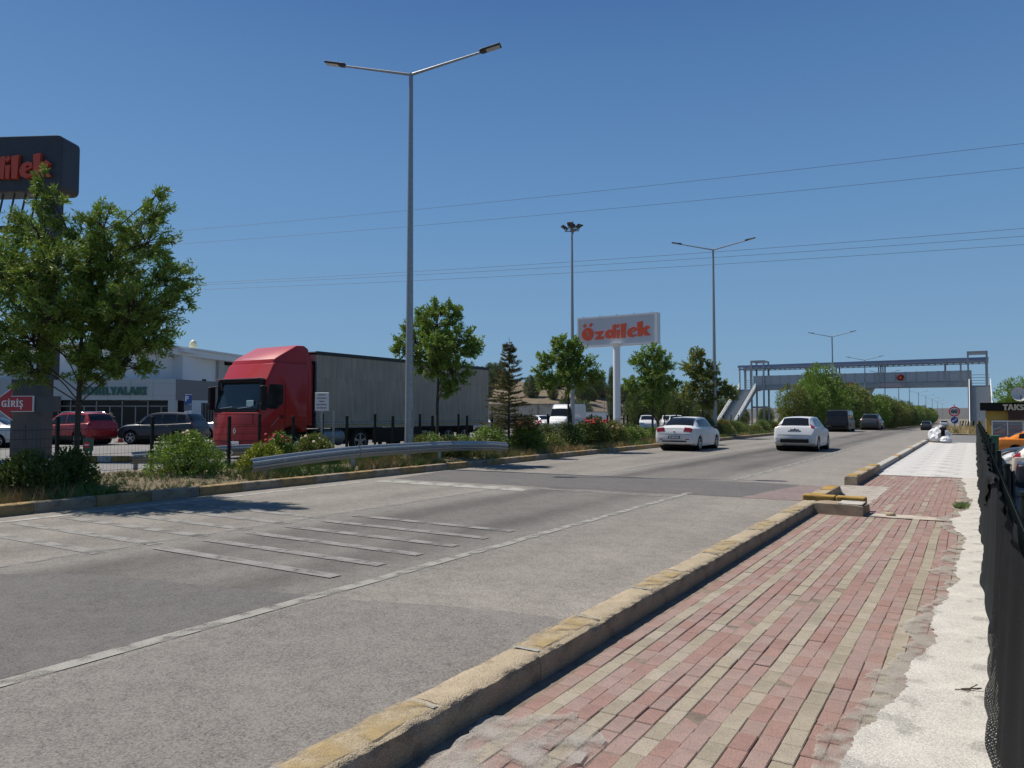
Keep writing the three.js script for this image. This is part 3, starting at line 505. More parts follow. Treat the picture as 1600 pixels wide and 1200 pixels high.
// crown points given as (sideways metres, height, depth) with sideways at right angles to the way the camera looks along
const side = (s, y, d, r, n) => [s * .847 - d * .532, y, -s * .532 - d * .847, r, n];
tree('ash_tree', 'large leafy green tree at left in front of the dark pylon sign', [-14.6, .2, -7.57], { seed: 31, fork: 1.75, trunkR: .052, twigs: 165, spray: 44, warm: 1.03, leaf: .098, lw: .27, mat: leafM,
  lobes: [side(-.9, 4.9, 0, .62), side(-.75, 5.55, .1, .36), side(-1.9, 4.3, .1, .75), side(-1.1, 3.9, -.4, .8), side(.5, 4.35, .2, .78), side(1.3, 4.75, 0, .55), side(1.35, 5.35, .1, .34), side(.55, 5.1, -.2, .42), side(1.65, 4.1, .2, .5), side(1.85, 3.65, 0, .38), side(.1, 4.6, .1, .55), side(-.2, 3.2, -.6, .7), side(.1, 3.3, .3, .95), side(1.25, 3.35, -.3, .75), side(-1.2, 2.9, .3, .8), side(-2.3, 3.3, 0, .7), side(.5, 2.5, 0, .55), side(-.2, 4.1, -.7, .7), side(0, 3.9, .9, .8), side(-.9, 2.3, -.2, .5), side(.15, 2.25, .1, .45), side(.95, 2.45, .1, .5), side(-2.0, 2.6, .1, .6), side(-2.7, 4.0, 0, .6), side(-1.0, 6.0, .1, .16), side(1.45, 5.75, .1, .15), side(-.95, 6.15, .1, .14), side(.7, 3.0, .4, .7), side(1.5, 2.9, 0, .5)] });
tree('ash_tree', 'round-crowned young tree beside the tall lamp post, in front of the trailer', [-14.6, .2, -18.74], { seed: 41, fork: 1.7, trunkR: .05, twigs: 150, spray: 32, leaf: .105, lw: .42,
  lobes: [side(0, 4.3, 0, .75), side(-.75, 3.75, .1, .7), side(.8, 3.7, -.1, .72), side(.1, 4.85, 0, .36), side(.55, 4.75, .1, .33), side(-.45, 4.5, .2, .4), side(-.3, 3.0, .3, .7), side(.6, 2.75, -.2, .6), side(1.25, 3.5, 0, .38), side(-1.2, 3.5, 0, .35), side(.35, 2.2, .1, .4), side(0, 3.5, -.7, .65), side(0, 3.4, .7, .65)] });
tree('ash_tree', 'open-crowned young tree left of the billboard pole, over the white van', [-14.6, .2, -27.75], { seed: 51, fork: 1.8, trunkR: .045, twigs: 150, spray: 25, leaf: .125, lw: .45,
  lobes: [side(-.35, 4.4, 0, .45), side(0, 3.8, .1, .75), side(-.9, 3.6, 0, .5), side(.75, 3.3, 0, .62), side(1.2, 2.9, .1, .42), side(.2, 2.8, -.2, .72), side(-.9, 2.75, 0, .5), side(.35, 4.3, .2, .45), side(-1.3, 3.2, .1, .3), side(0, 3.3, .7, .6)] });
tree('ash_tree', 'upright young tree directly right of the billboard pole', [-14.6, .2, -37.45], { seed: 61, fork: 1.5, trunkR: .05, twigs: 135, spray: 24, leaf: .14, lw: .42,
  lobes: [side(0, 4.7, 0, .6), side(-.55, 4.2, .1, .65), side(.6, 4.1, 0, .7), side(0, 3.3, -.3, .9), side(-1.0, 2.9, 0, .6), side(1.0, 2.9, .2, .62), side(.1, 2.3, 0, .7), side(.2, 3.4, .7, .7)] });
tree('ash_tree', 'taller olive-green tree standing against the second lamp post', [-15.1, .2, -47.6], { seed: 71, fork: 1.5, trunkR: .06, twigs: 120, spray: 23, leaf: .16, lw: .42, mat: leafOlive,
  lobes: [side(-.3, 5.3, 0, .6), side(-.6, 4.4, .1, .85), side(.4, 4.2, 0, .8), side(0, 3.2, -.2, 1.0), side(-.9, 2.8, 0, .7), side(1.3, 3.0, .2, .75), side(1.9, 2.7, .2, .6), side(.4, 2.2, 0, .8)] });
{ // young cedar with tiered, drooping sprays
  const t = thing('cedar_tree', 'thin pointed conifer with tiered branches between two leafy trees', 'tree', [-14.6, .2, -23.03]), r = rng(88), L = new Leaves(89), wood = [];
  obj('trunk', [bar(V(0, -.1, 0), V(.02, 4.25, 0), .055, .006, 7)], M.bark, t);
  for (let k = 0; k < 190; k++) {
    const f = Math.pow(r(), .85), y = .55 + f * 3.5, a = k * 2.4 + r(), len = (.1 + 1.02 * Math.pow(1 - f, .8)) * (.65 + .5 * r());
    const A = V(0, y, 0), B = V(Math.cos(a) * len * .6, y + .04 * len, Math.sin(a) * len * .6), C = V(Math.cos(a + .1) * len, y + (.02 + .16 * f) * len + .02, Math.sin(a + .1) * len); wood.push(bar(A, B, .011, .008, 3), bar(B, C, .008, .003, 3));
    const n = Math.round(26 + len * 150); for (let j = 0; j < n; j++) { const q = .08 + .95 * r(); const p = (q < .6 ? A.clone().lerp(B, q / .6) : B.clone().lerp(C, (q - .6) / .4)).add(V((r() - .5) * .13 * (1.2 - q), (r() - .5) * .035, (r() - .5) * .13 * (1.2 - q))); const b = .7 + .6 * r(); L.add(p, V(Math.cos(a) * .7 + (r() - .5) * 1.4, (r() - .35) * .9, Math.sin(a) * .7 + (r() - .5) * 1.4), .08, .02, [b * 1.15, b, b * .75]); }
  }
  obj('limbs', wood, M.bark, t); leafMesh('crown', L, needleM, t);
}
// cheaper trees and bushes for the middle and far distance: three builds, then copies
function bush(name, label, category, o, group, pos = [0, 0, 0]) {
  const t = thing(name, label, category, pos, 0, group), r = rng(o.seed), L = new Leaves(o.seed + 5), wood = [];
  for (let k = 0; k < o.n; k++) {
    const a = r() * 6.283, q = Math.pow(r(), .55), y = o.y0 + (o.h - o.y0) * Math.pow(r(), o.bias || .8), prof = o.prof(y / o.h), rr = o.w * prof * q; const p = V(Math.cos(a) * rr, y * (1 + .12 * Math.sin(a * 3 + o.seed)), Math.sin(a) * rr);
    if (k % 9 === 0) wood.push(bar(V(p.x * .2, Math.min(o.y0 * .8, y * .4), p.z * .2), p, o.stem || .008, .003, 3));
    const hue = .75 + .55 * r(); for (let j = 0; j < o.k; j++) { const b = hue * (.75 + .5 * r()); L.add(p.clone().add(V(r() - .5, r() - .5, r() - .5).multiplyScalar(o.cl)), V(p.x * .5 + (r() - .5), .4 + (r() - .5) * 1.2, p.z * .5 + (r() - .5)), o.leaf * (.7 + .6 * r()), o.leaf * o.lw, [b * (o.warm || 1), b, b * .85]); }
  }
  if (o.trunk) obj('trunk', bar(V(0, -.2, 0), V(0, o.h * .6, 0), o.trunk, o.trunk * .5, 6), M.bark, t);
  if (wood.length) obj('stems', wood, M.bark, t);
  leafMesh(o.trunk ? 'crown' : 'foliage', L, o.mat || leafM, t);
  if (o.flowers) { const F = []; for (let k = 0; k < o.flowers; k++) { const a = r() * 6.283, q = Math.sqrt(r()) * o.w * (o.fspread || .8); const p = V(Math.cos(a) * q, o.h * (o.fy || .9) + (r() - .5) * .22, Math.sin(a) * q); for (let j = 0; j < 6; j++) { const g = new THREE.SphereGeometry(.035, 5, 3).scale(1, .55, 1); g.rotateX(.7); g.translate(0, .01 * j * .4, .018); g.rotateY(j * 1.05); g.translate(p.x, p.y, p.z); F.push(g); } } obj('blossoms', F, o.fm, t); }
  return t;
}
const dome = f => Math.sqrt(Math.max(0.05, 1 - (f * 1.02 - .25) ** 2 * 1.6)), roundTop = f => Math.sqrt(Math.max(.03, 1 - Math.pow(Math.abs(f - .55) / .5, 2.2)));
const rose = std(.42, .015, .03, .6), pink = std(.62, .34, .30, .6), paleRose = std(.7, .5, .42, .6);
{
  const hedgeL = 'low green shrub in the planted strip along the median', grp = 'median shrubs';
  const hs = [0, 1, 2].map(i => bush('median_shrub', hedgeL, 'shrub', { seed: 100 + i, n: 420, k: 6, y0: .05, h: .9 + .12 * i, w: .7, prof: dome, leaf: .075, lw: .55, cl: .16, bias: .75, mat: [leafOlive, leafM, leafDark][i] }, grp));
  let first = [true, true, true], r = rng(7), k = 0;
  for (let z = -17.6; z > -78; z -= .66 + z * -.004) { const i = Math.floor(r() * 3), x = -14.15 - r() * 1.0, p = [x, medY(x, z) - .03, z + (r() - .5) * .3], s = .5 + .32 * r(); if (first[i]) { hs[i].position.set(...p); first[i] = false; hs[i].rotation.y = r() * 6; hs[i].scale.set(s * 1.1, s, s * 1.1); } else copy(hs[i], null, p, r() * 6.28, [s * 1.45, s, s * 1.45]); }
  // bushes that stand out
  const big = { n: 620, k: 7, y0: .05, prof: dome, leaf: .075, lw: .5, cl: .15, bias: .8 };
  bush('rose_bush', 'dark green bush at the left edge below the arrow sign', 'bush', { ...big, seed: 130, h: .68, w: .62, mat: leafDark }, 0, [-14.2, .16, -5.3]);
  bush('rose_bush', 'dark green rose bush left of the big tree trunk', 'bush', { ...big, seed: 131, h: .66, w: .6, mat: leafDark }, 0, [-14.05, .16, -6.45]);
  bush('rose_bush', 'dark bush hiding the foot of the big tree', 'bush', { ...big, seed: 132, n: 420, h: .68, w: .45, mat: leafDark }, 0, [-14.35, .16, -7.35]);
  bush('rose_bush', 'tall broad green bush with a pale blossom, left of the truck', 'bush', { ...big, seed: 133, n: 620, h: .9, w: .85, mat: leafM, flowers: 3, fm: paleRose, fspread: .2, fy: 1.05 }, 0, [-15.0, .18, -10.15]);
  bush('rose_bush', 'bush with small pale roses in front of the truck cab', 'bush', { ...big, seed: 134, h: .75, w: .6, mat: leafOlive, flowers: 9, fm: paleRose, fy: .95 }, 0, [-15.4, .18, -14.3]);
  bush('rose_bush', 'red-flowering bush at the foot of the truck cab', 'bush', { ...big, seed: 135, n: 300, h: .8, w: .45, mat: leafM, flowers: 16, fm: rose, fy: .95 }, 0, [-16.0, .18, -13.6]);
  bush('euonymus_bush', 'low bright yellow-green bush behind the end of the guard rail', 'bush', { ...big, seed: 136, n: 500, h: .6, w: .55, mat: leafMat(.30, .33, .04) }, 0, [-14.6, .18, -11.9]);
  bush('rose_bush', 'bush topped with a mass of red roses, left of the white van', 'bush', { ...big, seed: 137, h: 1.12, w: .65, mat: leafDark, flowers: 60, fm: rose, fy: .93 }, 0, [-14.3, .2, -23.9]);
  bush('rose_bush', 'bush topped with red roses, right of the white van', 'bush', { ...big, seed: 138, h: 1.15, w: .75, mat: leafDark, flowers: 60, fm: rose, fy: .93 }, 0, [-14.4, .2, -29.9]);
  bush('rose_bush', 'bush with red and pink roses left of the white saloon', 'bush', { ...big, seed: 139, h: .95, w: .6, mat: leafOlive, flowers: 40, fm: pink, fy: .85 }, 0, [-14.2, .2, -31.6]);
  bush('rose_bush', 'small rose bush with a few red blooms by the second lamp post', 'bush', { ...big, seed: 140, h: .95, w: .6, mat: leafOlive, flowers: 22, fm: rose, fy: .9 }, 0, [-14.4, .2, -49.6]);
}
const hillY = (x, v) => { const u = (x + 300) / 230, p = Math.exp(-(((x + 165) / 48) ** 2)) * 15 + Math.exp(-(((x + 112) / 26) ** 2)) * 6.5 + 1.5 * (1 - u); return -1 + p * Math.sin(Math.min(1, v * 1.6) * 1.57) * (1 + .25 * (fbm(u * 16, v * 7) - .5)) + 1.2 * (fbm(u * 40, v * 16) - .5); };
{ // trees of the far median and behind the service road
  const F = { n: 1300, k: 7, y0: .4, prof: roundTop, lw: .5, cl: .45, bias: .85, leaf: .2, stem: .02, trunk: .09 };
  const g = 'trees along the far median', lab = 'bushy green tree in the long row along the far median';
  const fs = [0, 1, 2].map(i => bush('median_tree', lab, 'tree', { ...F, seed: 160 + i, h: 4.6 + .3 * i, w: 2.1, mat: [leafM, leafDark, leafOlive][i] }, g));
  const r = rng(17); const used = [0, 0, 0];
  const put = (i, p, s, l) => { if (!used[i]) { used[i] = 1; fs[i].position.set(...p); if (Array.isArray(s)) fs[i].scale.set(...s); if (l) fs[i].userData.label = l; return fs[i]; } return copy(fs[i], l || lab, p, r() * 6, s); };
  put(0, [-14.6, gy(-88), -87.5], [1.15, 1.38, 1.15], 'tallest tree of the median row, just left of the footbridge middle');
  put(2, [-15.0, gy(-76), -76], [.8, .78, .8], 'yellowish green tree at the near end of the median row');
  put(0, [-14.2, gy(-81), -81], [.85, .9, .85]);
  for (let z = -92; z > -330; z -= 4.6 + -z * .012) put(Math.floor(r() * 3), [-14.4 + (r() - .5) * 1.2, gy(z) - .1, z], [1.05 + .35 * r(), .92 + .28 * r(), 1.05 + .35 * r()]);
  const bl = 'dark tree on the far side of the service road', bg = 'background trees behind the service road';
  for (const [x, z, s, i] of [[-50, -122, 1.0, 1], [-46, -116, .85, 1], [-43, -108, .9, 1], [-40, -99, .9, 1], [-36, -92, .95, 1], [-34.7, -84.5, .85, 1], [-32, -87, .8, 1], [-33.2, -81, .62, 1], [-29.5, -84, .7, 1], [-53, -131, .9, 1], [-38, -104, 1.05, 2], [-47, -140, 1.2, 1], [-42, -135, 1.15, 1], [-37, -128, 1.0, 1], [-60, -120, .9, 1], [-34, -165, .8, 1], [-45, -170, .9, 1], [-40, -172, .85, 2], [-30, -160, .7, 1], [-37, -158, .75, 1], [-50, -165, .9, 1], [-33, -180, .9, 1], [-43, -160, .7, 2]]) { const c = copy(fs[i], bl, [x, gy(z) - .1, z], r() * 6, s); c.userData.group = bg; }
  const hl = 'dark tree on the slope behind the trailer', hg = 'trees on the hillside';
  for (let k = 0; k < 44; k++) { const x = -178 + 100 * r(), v = .12 + .5 * r(), z = lerp(-165, -300, v); const c = copy(fs[1], hl, [x, hillY(x, v) - .4, z], r() * 6, .7 + .8 * r()); c.userData.group = hg; }
  const p = copy(fs[1], 'slender dark poplar just left of the billboard pole', [-62.3, -.4, -137.7], 0, [.55, 2.1, .55]); delete p.userData.group;
  for (const [x, z, s, l] of [[3.4, -78, .95, 'leafy tree behind the taxi kiosk, beside the footbridge stair'], [5.6, -76, 1.15, 'taller leafy tree behind the satellite dish'], [9, -76, 1.2, 'leafy tree at the right edge behind the taxi kiosk']]) { const c = copy(fs[0], l, [x, -.5, z], r() * 6, [s, s * 1.05, s]); delete c.userData.group; }
}
{ // grass and dry weeds: uncountable
  const r = rng(61), blade = new THREE.BufferGeometry(); const bp = []; for (let k = 0; k < 7; k++) { const a = r() * 6.28, l = .08 + .14 * r(), q = .05 * r(), o = [Math.cos(a) * q, 0, Math.sin(a) * q], d = [Math.cos(a) * l * .5, l, Math.sin(a) * l * .5]; bp.push(o[0] - .006, 0, o[2], o[0] + .006, 0, o[2], o[0] + d[0], d[1], o[2] + d[2]); }
  blade.setAttribute('position', new THREE.Float32BufferAttribute(bp, 3)); blade.computeVertexNormals();
  const m = std(1, 1, 1, .9, { side: THREE.DoubleSide }), n = 26000, im = new THREE.InstancedMesh(blade, m, n); const M4 = new THREE.Matrix4(), c = new THREE.Color();
  for (let i = 0; i < n; i++) { const z = 1 - 64 * Math.pow(r(), 1.35), x = -13.1 - 3.4 * Math.pow(r(), 1.2); const bare = fbm(x * .8, z * .5) < .40 ? .3 : 1, s = (.6 + .9 * r()) * bare * (z > -10.4 && z < -7.6 ? .5 : 1); M4.compose(V(x, medY(x, z) - .02, z), new THREE.Quaternion().setFromEuler(new THREE.Euler((r() - .5) * .5, r() * 6, (r() - .5) * .5)), V(s, s, s)); im.setMatrixAt(i, M4); const dry = fbm(x * .6 + 9, z * .4) + .35 * (r() - .5); dry > .5 ? c.setRGB(.25 + .07 * r(), .205, .085) : c.setRGB(.09, .135 + .04 * r(), .03); im.setColorAt(i, c); }
  im.name = 'grass'; im.userData = { kind: 'stuff', label: 'green and dry grass growing on the median soil', category: 'grass' }; im.castShadow = im.receiveShadow = true; scene.add(im);
  const n2 = 160, w = new THREE.InstancedMesh(blade, m, n2); for (let i = 0; i < n2; i++) { const z = -14.9 + (r() - .5) * .8, x = -.22 + (r() - .5) * .16, s = .35 + .35 * r(); M4.compose(V(x, .012, z), new THREE.Quaternion().setFromEuler(new THREE.Euler(.4 * (r() - .5), r() * 6, 0)), V(s, s * .6, s)); w.setMatrixAt(i, M4); c.setRGB(.12, .17, .05); w.setColorAt(i, c); }
  w.name = 'weeds'; w.userData = { kind: 'stuff', label: 'small green weeds in the concrete joint near the fence', category: 'weeds' }; scene.add(w);
  const n3 = 2500, dg = new THREE.InstancedMesh(blade, m, n3); for (let i = 0; i < n3; i++) { const z = -68 - 50 * r(), x = -2.2 + 2.3 * r(), s = 1 + 2.4 * r(); M4.compose(V(x, gy(z), z), new THREE.Quaternion().setFromEuler(new THREE.Euler(0, r() * 6, 0)), V(s, s, s)); dg.setMatrixAt(i, M4); c.setRGB(.36, .29, .14); dg.setColorAt(i, c); }
  dg.name = 'dry_grass'; dg.userData = { kind: 'stuff', label: 'straw-coloured dry grass on the verge behind the speed sign', category: 'grass' }; scene.add(dg);
}
// ---------------------------------------------------------------- vehicles
// body lofted through stations measured from the rear: [u, underside, belt, roof, half width, roof half width]
const ev = new Evaluator(); ev.useGroups = false;
function carSurface(st) {
  const cr = (a, b, c, d, t) => { const t2 = t * t, t3 = t2 * t; return .5 * (2 * b + (c - a) * t + (2 * a - 5 * b + 4 * c - d) * t2 + (3 * b - a - 3 * c + d) * t3); };
  const at = i => st[clamp(i, 0, st.length - 1)];
  const par = s => { const i = Math.min(Math.floor(s), st.length - 2), t = s - i; return st[0].map((_, k) => { const v = cr(at(i - 1)[k], at(i)[k], at(i + 1)[k], at(i + 2)[k], t), lo = Math.min(at(i)[k], at(i + 1)[k]), hi = Math.max(at(i)[k], at(i + 1)[k]), e = .15 * (hi - lo) + .004; return clamp(v, lo - e, hi + e); }); };
  const ring = q => { const [u, yb, yl, yr, w, wr] = q, gh = Math.max(.02, yr - yl), k = Math.min(.075, gh * .4), sh = Math.min(1, gh / .3); return [[0, yb], [w * .84, yb], [w * .97, yb + .09], [w, yb + (yl - yb) * .5], [w * .965, yl - .02], [lerp(w * .93, w * .9, sh), yl + .012], [wr + .03, yr - k], [wr * .86, yr - k * .2], [0, yr + .012]]; };
  const P = (s, v) => { const q = par(clamp(s, 0, st.length - 1)), r = ring(q), sg = v > 8 ? -1 : 1, vv = v > 8 ? 16 - v : v, i = Math.min(Math.floor(vv), 7), t = vv - i; const g = j => r[clamp(j, 0, 8)]; let x, y; if (i === 0 || i === 4) { x = lerp(g(i)[0], g(i + 1)[0], t); y = lerp(g(i)[1], g(i + 1)[1], t); } else { const m = i === 7 ? [-g(7)[0], g(7)[1]] : g(i + 2); x = cr(g(i - 1)[0], g(i)[0], g(i + 1)[0], m[0], t); y = cr(g(i - 1)[1], g(i)[1], g(i + 1)[1], m[1], t); if (i === 5) { x = lerp(g(5)[0], g(6)[0], t) + .03 * Math.sin(t * 3.14) * Math.min(1, (g(6)[1] - g(5)[1]) / .3); y = lerp(g(5)[1], g(6)[1], t); } } return V(sg * x, y, -q[0]); };
  const Nn = (s, v) => { const e = .02, a = P(s + e, v).sub(P(s - e, v)), b = P(s, v + e).sub(P(s, v - e)); const n = b.cross(a); if (n.lengthSq() < 1e-12) return V(0, 1, 0); return n.normalize().multiplyScalar(sgn); };
  let sgn = 1; sgn = Nn(Math.floor(st.length / 2), 3).x > 0 ? 1 : -1;
  return { P, Nn };
}
function carBody(st, arches, off) {
  const { P } = carSurface(st), ns = (st.length - 1) * 4, nv = 64, pos = [], id = [];
  for (let i = 0; i <= ns; i++) for (let j = 0; j < nv; j++) { const p = P(i / 4, j / nv * 16); pos.push(p.x, p.y, p.z); }
  for (let i = 0; i < ns; i++) for (let j = 0; j < nv; j++) { const a = i * nv + j, b = i * nv + (j + 1) % nv, c = a + nv, d = b + nv; id.push(a, c, b, b, c, d); }
  for (const e of [0, ns]) { const c = pos.length / 3; let y = 0; for (let j = 0; j < nv; j++) y += pos[(e * nv + j) * 3 + 1] / nv; pos.push(0, y, pos[e * nv * 3 + 2]); for (let j = 0; j < nv; j++) { const a = e * nv + j, b = e * nv + (j + 1) % nv; e ? id.push(a, c, b) : id.push(a, b, c); } }
  let g = new THREE.BufferGeometry(); g.setAttribute('position', new THREE.Float32BufferAttribute(pos, 3)); g.setIndex(id); 
  { const p = g.attributes.position, A = V(p.getX(id[0]), p.getY(id[0]), p.getZ(id[0])); let vol = 0; const v = i => V(p.getX(i), p.getY(i), p.getZ(i)); for (let i = 0; i < id.length; i += 3) vol += v(id[i]).dot(v(id[i + 1]).cross(v(id[i + 2]))); if (vol < 0) { for (let i = 0; i < id.length; i += 3) { const t = id[i + 1]; id[i + 1] = id[i + 2]; id[i + 2] = t; } g.setIndex(id); } }
  g.computeVertexNormals(); g.setAttribute('uv', new THREE.Float32BufferAttribute(new Float32Array(pos.length / 3 * 2), 2));
  let br = new Brush(g); br.updateMatrixWorld();
  for (const [u, r, w] of arches) for (const s of [-1, 1]) { const c = new Brush(new THREE.CylinderGeometry(r, r, .5, 26).rotateZ(Math.PI / 2).translate(s * (w - .02), r - .03, -u)); c.updateMatrixWorld(); br = ev.evaluate(br, c, SUBTRACTION); br.updateMatrixWorld(); }
  return toCreasedNormals(flat(br.geometry), .6);
}
function patch(st, s0, s1, v0, v1, off, nu = 8, nv = 8, trim) { const { P, Nn } = carSurface(st); return sheet(nu, nv, (a, b) => { let s = lerp(s0, s1, a), v = lerp(v0, v1, b); if (trim) [s, v] = trim(a, b, s, v); const p = P(s, v), n = Nn(s, v); return [p.x + n.x * off, p.y + n.y * off, p.z + n.z * off]; }); }
const mirrorX = g => { const m = g.clone().scale(-1, 1, 1); if (m.index) { const a = m.index.array; for (let i = 0; i < a.length; i += 3) { const t = a[i]; a[i] = a[i + 1]; a[i + 1] = t; } } m.computeVertexNormals(); return m; };
const plateM = std(.7, .7, .68, .5), plateDark = std(.03, .033, .04, .5);
const wheelCache = {};
function wheel(parent, x, y, z, r, sgn) {
  const w = new THREE.Group(); w.name = 'wheel'; w.position.set(x, y, z); parent.add(w); const k = r.toFixed(2) + sgn;
  const c = wheelCache[k] || (wheelCache[k] = (() => {
    const tyre = new THREE.LatheGeometry([[r * .66, -.1], [r * .9, -.105], [r * .985, -.08], [r, -.04], [r, .04], [r * .985, .08], [r * .9, .105], [r * .66, .1]].map(p => new THREE.Vector2(...p)), 28).rotateZ(Math.PI / 2);
    const sp = [new THREE.CylinderGeometry(r * .68, r * .68, .03, 24).rotateZ(Math.PI / 2).translate(sgn * .045, 0, 0)]; const rim = [new THREE.TorusGeometry(r * .65, .016, 6, 28).rotateY(Math.PI / 2).translate(sgn * .095, 0, 0), new THREE.CylinderGeometry(r * .16, r * .2, .05, 12).rotateZ(Math.PI / 2).translate(sgn * .08, 0, 0)];
    for (let i = 0; i < 5; i++) { const b = new THREE.BoxGeometry(.03, r * .58, r * .17).translate(sgn * .085, r * .36, 0); b.rotateX(i * 1.2566); rim.push(b); } return { tyre, sp, rim };
  })());
  obj('tyre', c.tyre, M.rubber, w); obj('rim', c.rim, M.rim, w); obj('brake_disc', c.sp, M.trim, w);
}
function car(o, paint, label, pos, turn, group, name = 'car', cat = 'car') {
  const t = thing(name, label, cat, pos, turn, group), st = o.st, n = st.length - 1, L = st[n][0], W = Math.max(...st.map(s => s[4])), R = o.R;
  const inner = new THREE.Group(); // everything is built from the rear; centre it on the thing's base
  const parts = []; const add = (nm, g, m, par = t) => { const gs = (Array.isArray(g) ? g : [g]).map(q => q.clone().translate(0, 0, L / 2)); return obj(nm, gs, m, par); };
  o.cache = o.cache || {}; o.cache.body = o.cache.body || carBody(st, o.axles.map(u => [u, R + .05, W - .12]), 0);
  const body = add('body', o.cache.body, paint);
  const both = g => [g, mirrorX(g)];
  for (const [a, b, c, d] of o.sideWin) for (const g of both(patch(st, a, b, 5.12, 5.93, .006, 10, 5, (i, j, s, v) => [lerp(a + c * j, b - d * j, i), v]))) add('side_window', g, o.sideGlass || M.glass);
  if (o.rearWin) { const [a, b, v] = o.rearWin; add('rear_window', patch(st, a, b, v, 16 - v, .006, 8, 20, (i, j, s, q) => [s + (o.rwArc || 0) * Math.pow(Math.abs(j - .5) * 2, 4) * (i < .5 ? 1 : 0), q]), M.glass); }
  if (o.windscreen) { const [a, b, v] = o.windscreen; add('windscreen', patch(st, a, b, v, 16 - v, .006, 8, 20), M.glass); }
  for (const [a, b, c, d] of o.tail) for (const g of both(patch(st, a, b, c, d, .008, 6, 5))) add('tail_light', g, M.lampRed);
  for (const [a, b, c, d] of o.head) for (const g of both(patch(st, a, b, c, d, .008, 6, 5))) add('headlight', g, M.lampClear);
  for (const [a, b, c, d] of o.dark || []) for (const g of both(patch(st, a, b, c, d, .005, 8, 4))) add('lower_trim', g, M.trim);
  if (o.sill) for (const g of both(patch(st, o.sill[0], o.sill[1], 1.0, 2.1, .004, 10, 2))) add('sill', g, M.trim);
  const rp = o.plate; const plt = add('number_plate', rbox(.52, .115, .02, 0, rp[1], -rp[0] + .01, .006), o.darkPlate ? plateDark : plateM);
  if (o.darkPlate) add('plate_lettering', [0, 1, 2, 3, 4, 5, 6].map(i => box(.038, .07, .004, -.19 + i * .058 + (i > 1 ? .015 : 0) + (i > 4 ? .015 : 0), rp[1], -rp[0] + .023)), plateM, plt);
  add('front_plate', rbox(.52, .11, .02, 0, .48, -L - .005, .006), plateM);
  if (o.badge) add('badge', new THREE.SphereGeometry(.045, 12, 8).scale(1, .75, .3).translate(0, o.badge[1], -o.badge[0] + .015), M.chrome);
  if (o.bumper) add('rear_bumper_trim', o.bumper.map(b => rbox(...b, .03)), M.trim);
  for (const l of o.lines || []) add('panel_gap', box(...l), M.trim);
  for (const l of o.reflectors || []) add('reflector', rbox(...l, .008), M.lampRed);
  if (o.exhaust !== false) add('exhaust', cylZ(.03, .12, -.42, .25, -.1, 10), M.darkSteel);
  for (const s of [-1, 1]) { const m = add('mirror', [rbox(.2, .13, .1, s * (W + .09), o.mirror[1], -o.mirror[0], .04, 3), rbox(.1, .03, .05, s * (W - .02), o.mirror[1] - .05, -o.mirror[0] - .02, .01)], o.mirrorMat || M.trim); }
  if (o.rails) for (const s of [-1, 1]) add('roof_rail', tube([V(s * o.rails[2], o.rails[3] - .05, -o.rails[0]), V(s * o.rails[2], o.rails[3] + .03, -o.rails[0] - .2), V(s * o.rails[2], o.rails[3] + .035, -(o.rails[0] + o.rails[1]) / 2), V(s * o.rails[2], o.rails[3] + .02, -o.rails[1] + .2), V(s * o.rails[2], o.rails[3] - .06, -o.rails[1])], .022, 20, 6), M.chrome);
  for (const s of [-1, 1]) for (const u of o.handles || []) add('door_handle', rbox(.025, .03, .16, s * (W + .004), st[Math.floor(n / 2)][2] - .1, -u, .01), o.handleMat || paint);
  for (const s of [-1, 1]) for (const u of o.seams || []) add('door_seam', patchSeam(st, u, s), M.trim);
  o.axles.forEach(u => { for (const s of [-1, 1]) { wheel(t, s * (W - .115), R, L / 2 - u, R, s); } });
  add('underbody', [span(-W + .28, W - .28, .16, .4, -L + .3, -.3)], M.black);
  for (const u of o.axles) add('wheel_housing', [cylX(R + .045, 2 * W - .5, 0, R - .02, -u, 18)], M.black);
  if (o.antenna) add('antenna', bar(V(0, o.antenna[1], -o.antenna[0]), V(0, o.antenna[1] + .12, -o.antenna[0] + .12), .01, .005, 5), M.trim);
  return t;
}
function patchSeam(st, u, s) { const { P, Nn } = carSurface(st); let k = 0; while (k < st.length - 2 && st[k + 1][0] < u) k++; const f = k + (u - st[k][0]) / (st[k + 1][0] - st[k][0]); const g = sheet(1, 10, (a, b) => { const v = lerp(2.2, 5.0, b), p = P(f + (a - .5) * .02, v), n = Nn(f, v); return [s * (p.x + n.x * .003), p.y + n.y * .003, p.z]; }); return g; }
const paintCoat = (r, g, b, o = {}) => phys(r, g, b, .42, { clearcoat: .45, clearcoatRoughness: .05, specularIntensity: .6, ...o });
const white = paintCoat(.60, .61, .62), cream = paintCoat(.52, .48, .43), redP = paintCoat(.30, .010, .018), navy = paintCoat(.020, .024, .033), blackP = paintCoat(.006, .006, .007, { clearcoat: .2 }), orangeP = paintCoat(.68, .20, .012), greyP = paintCoat(.03, .036, .042), silver = paintCoat(.42, .44, .46, { metalness: .4 });
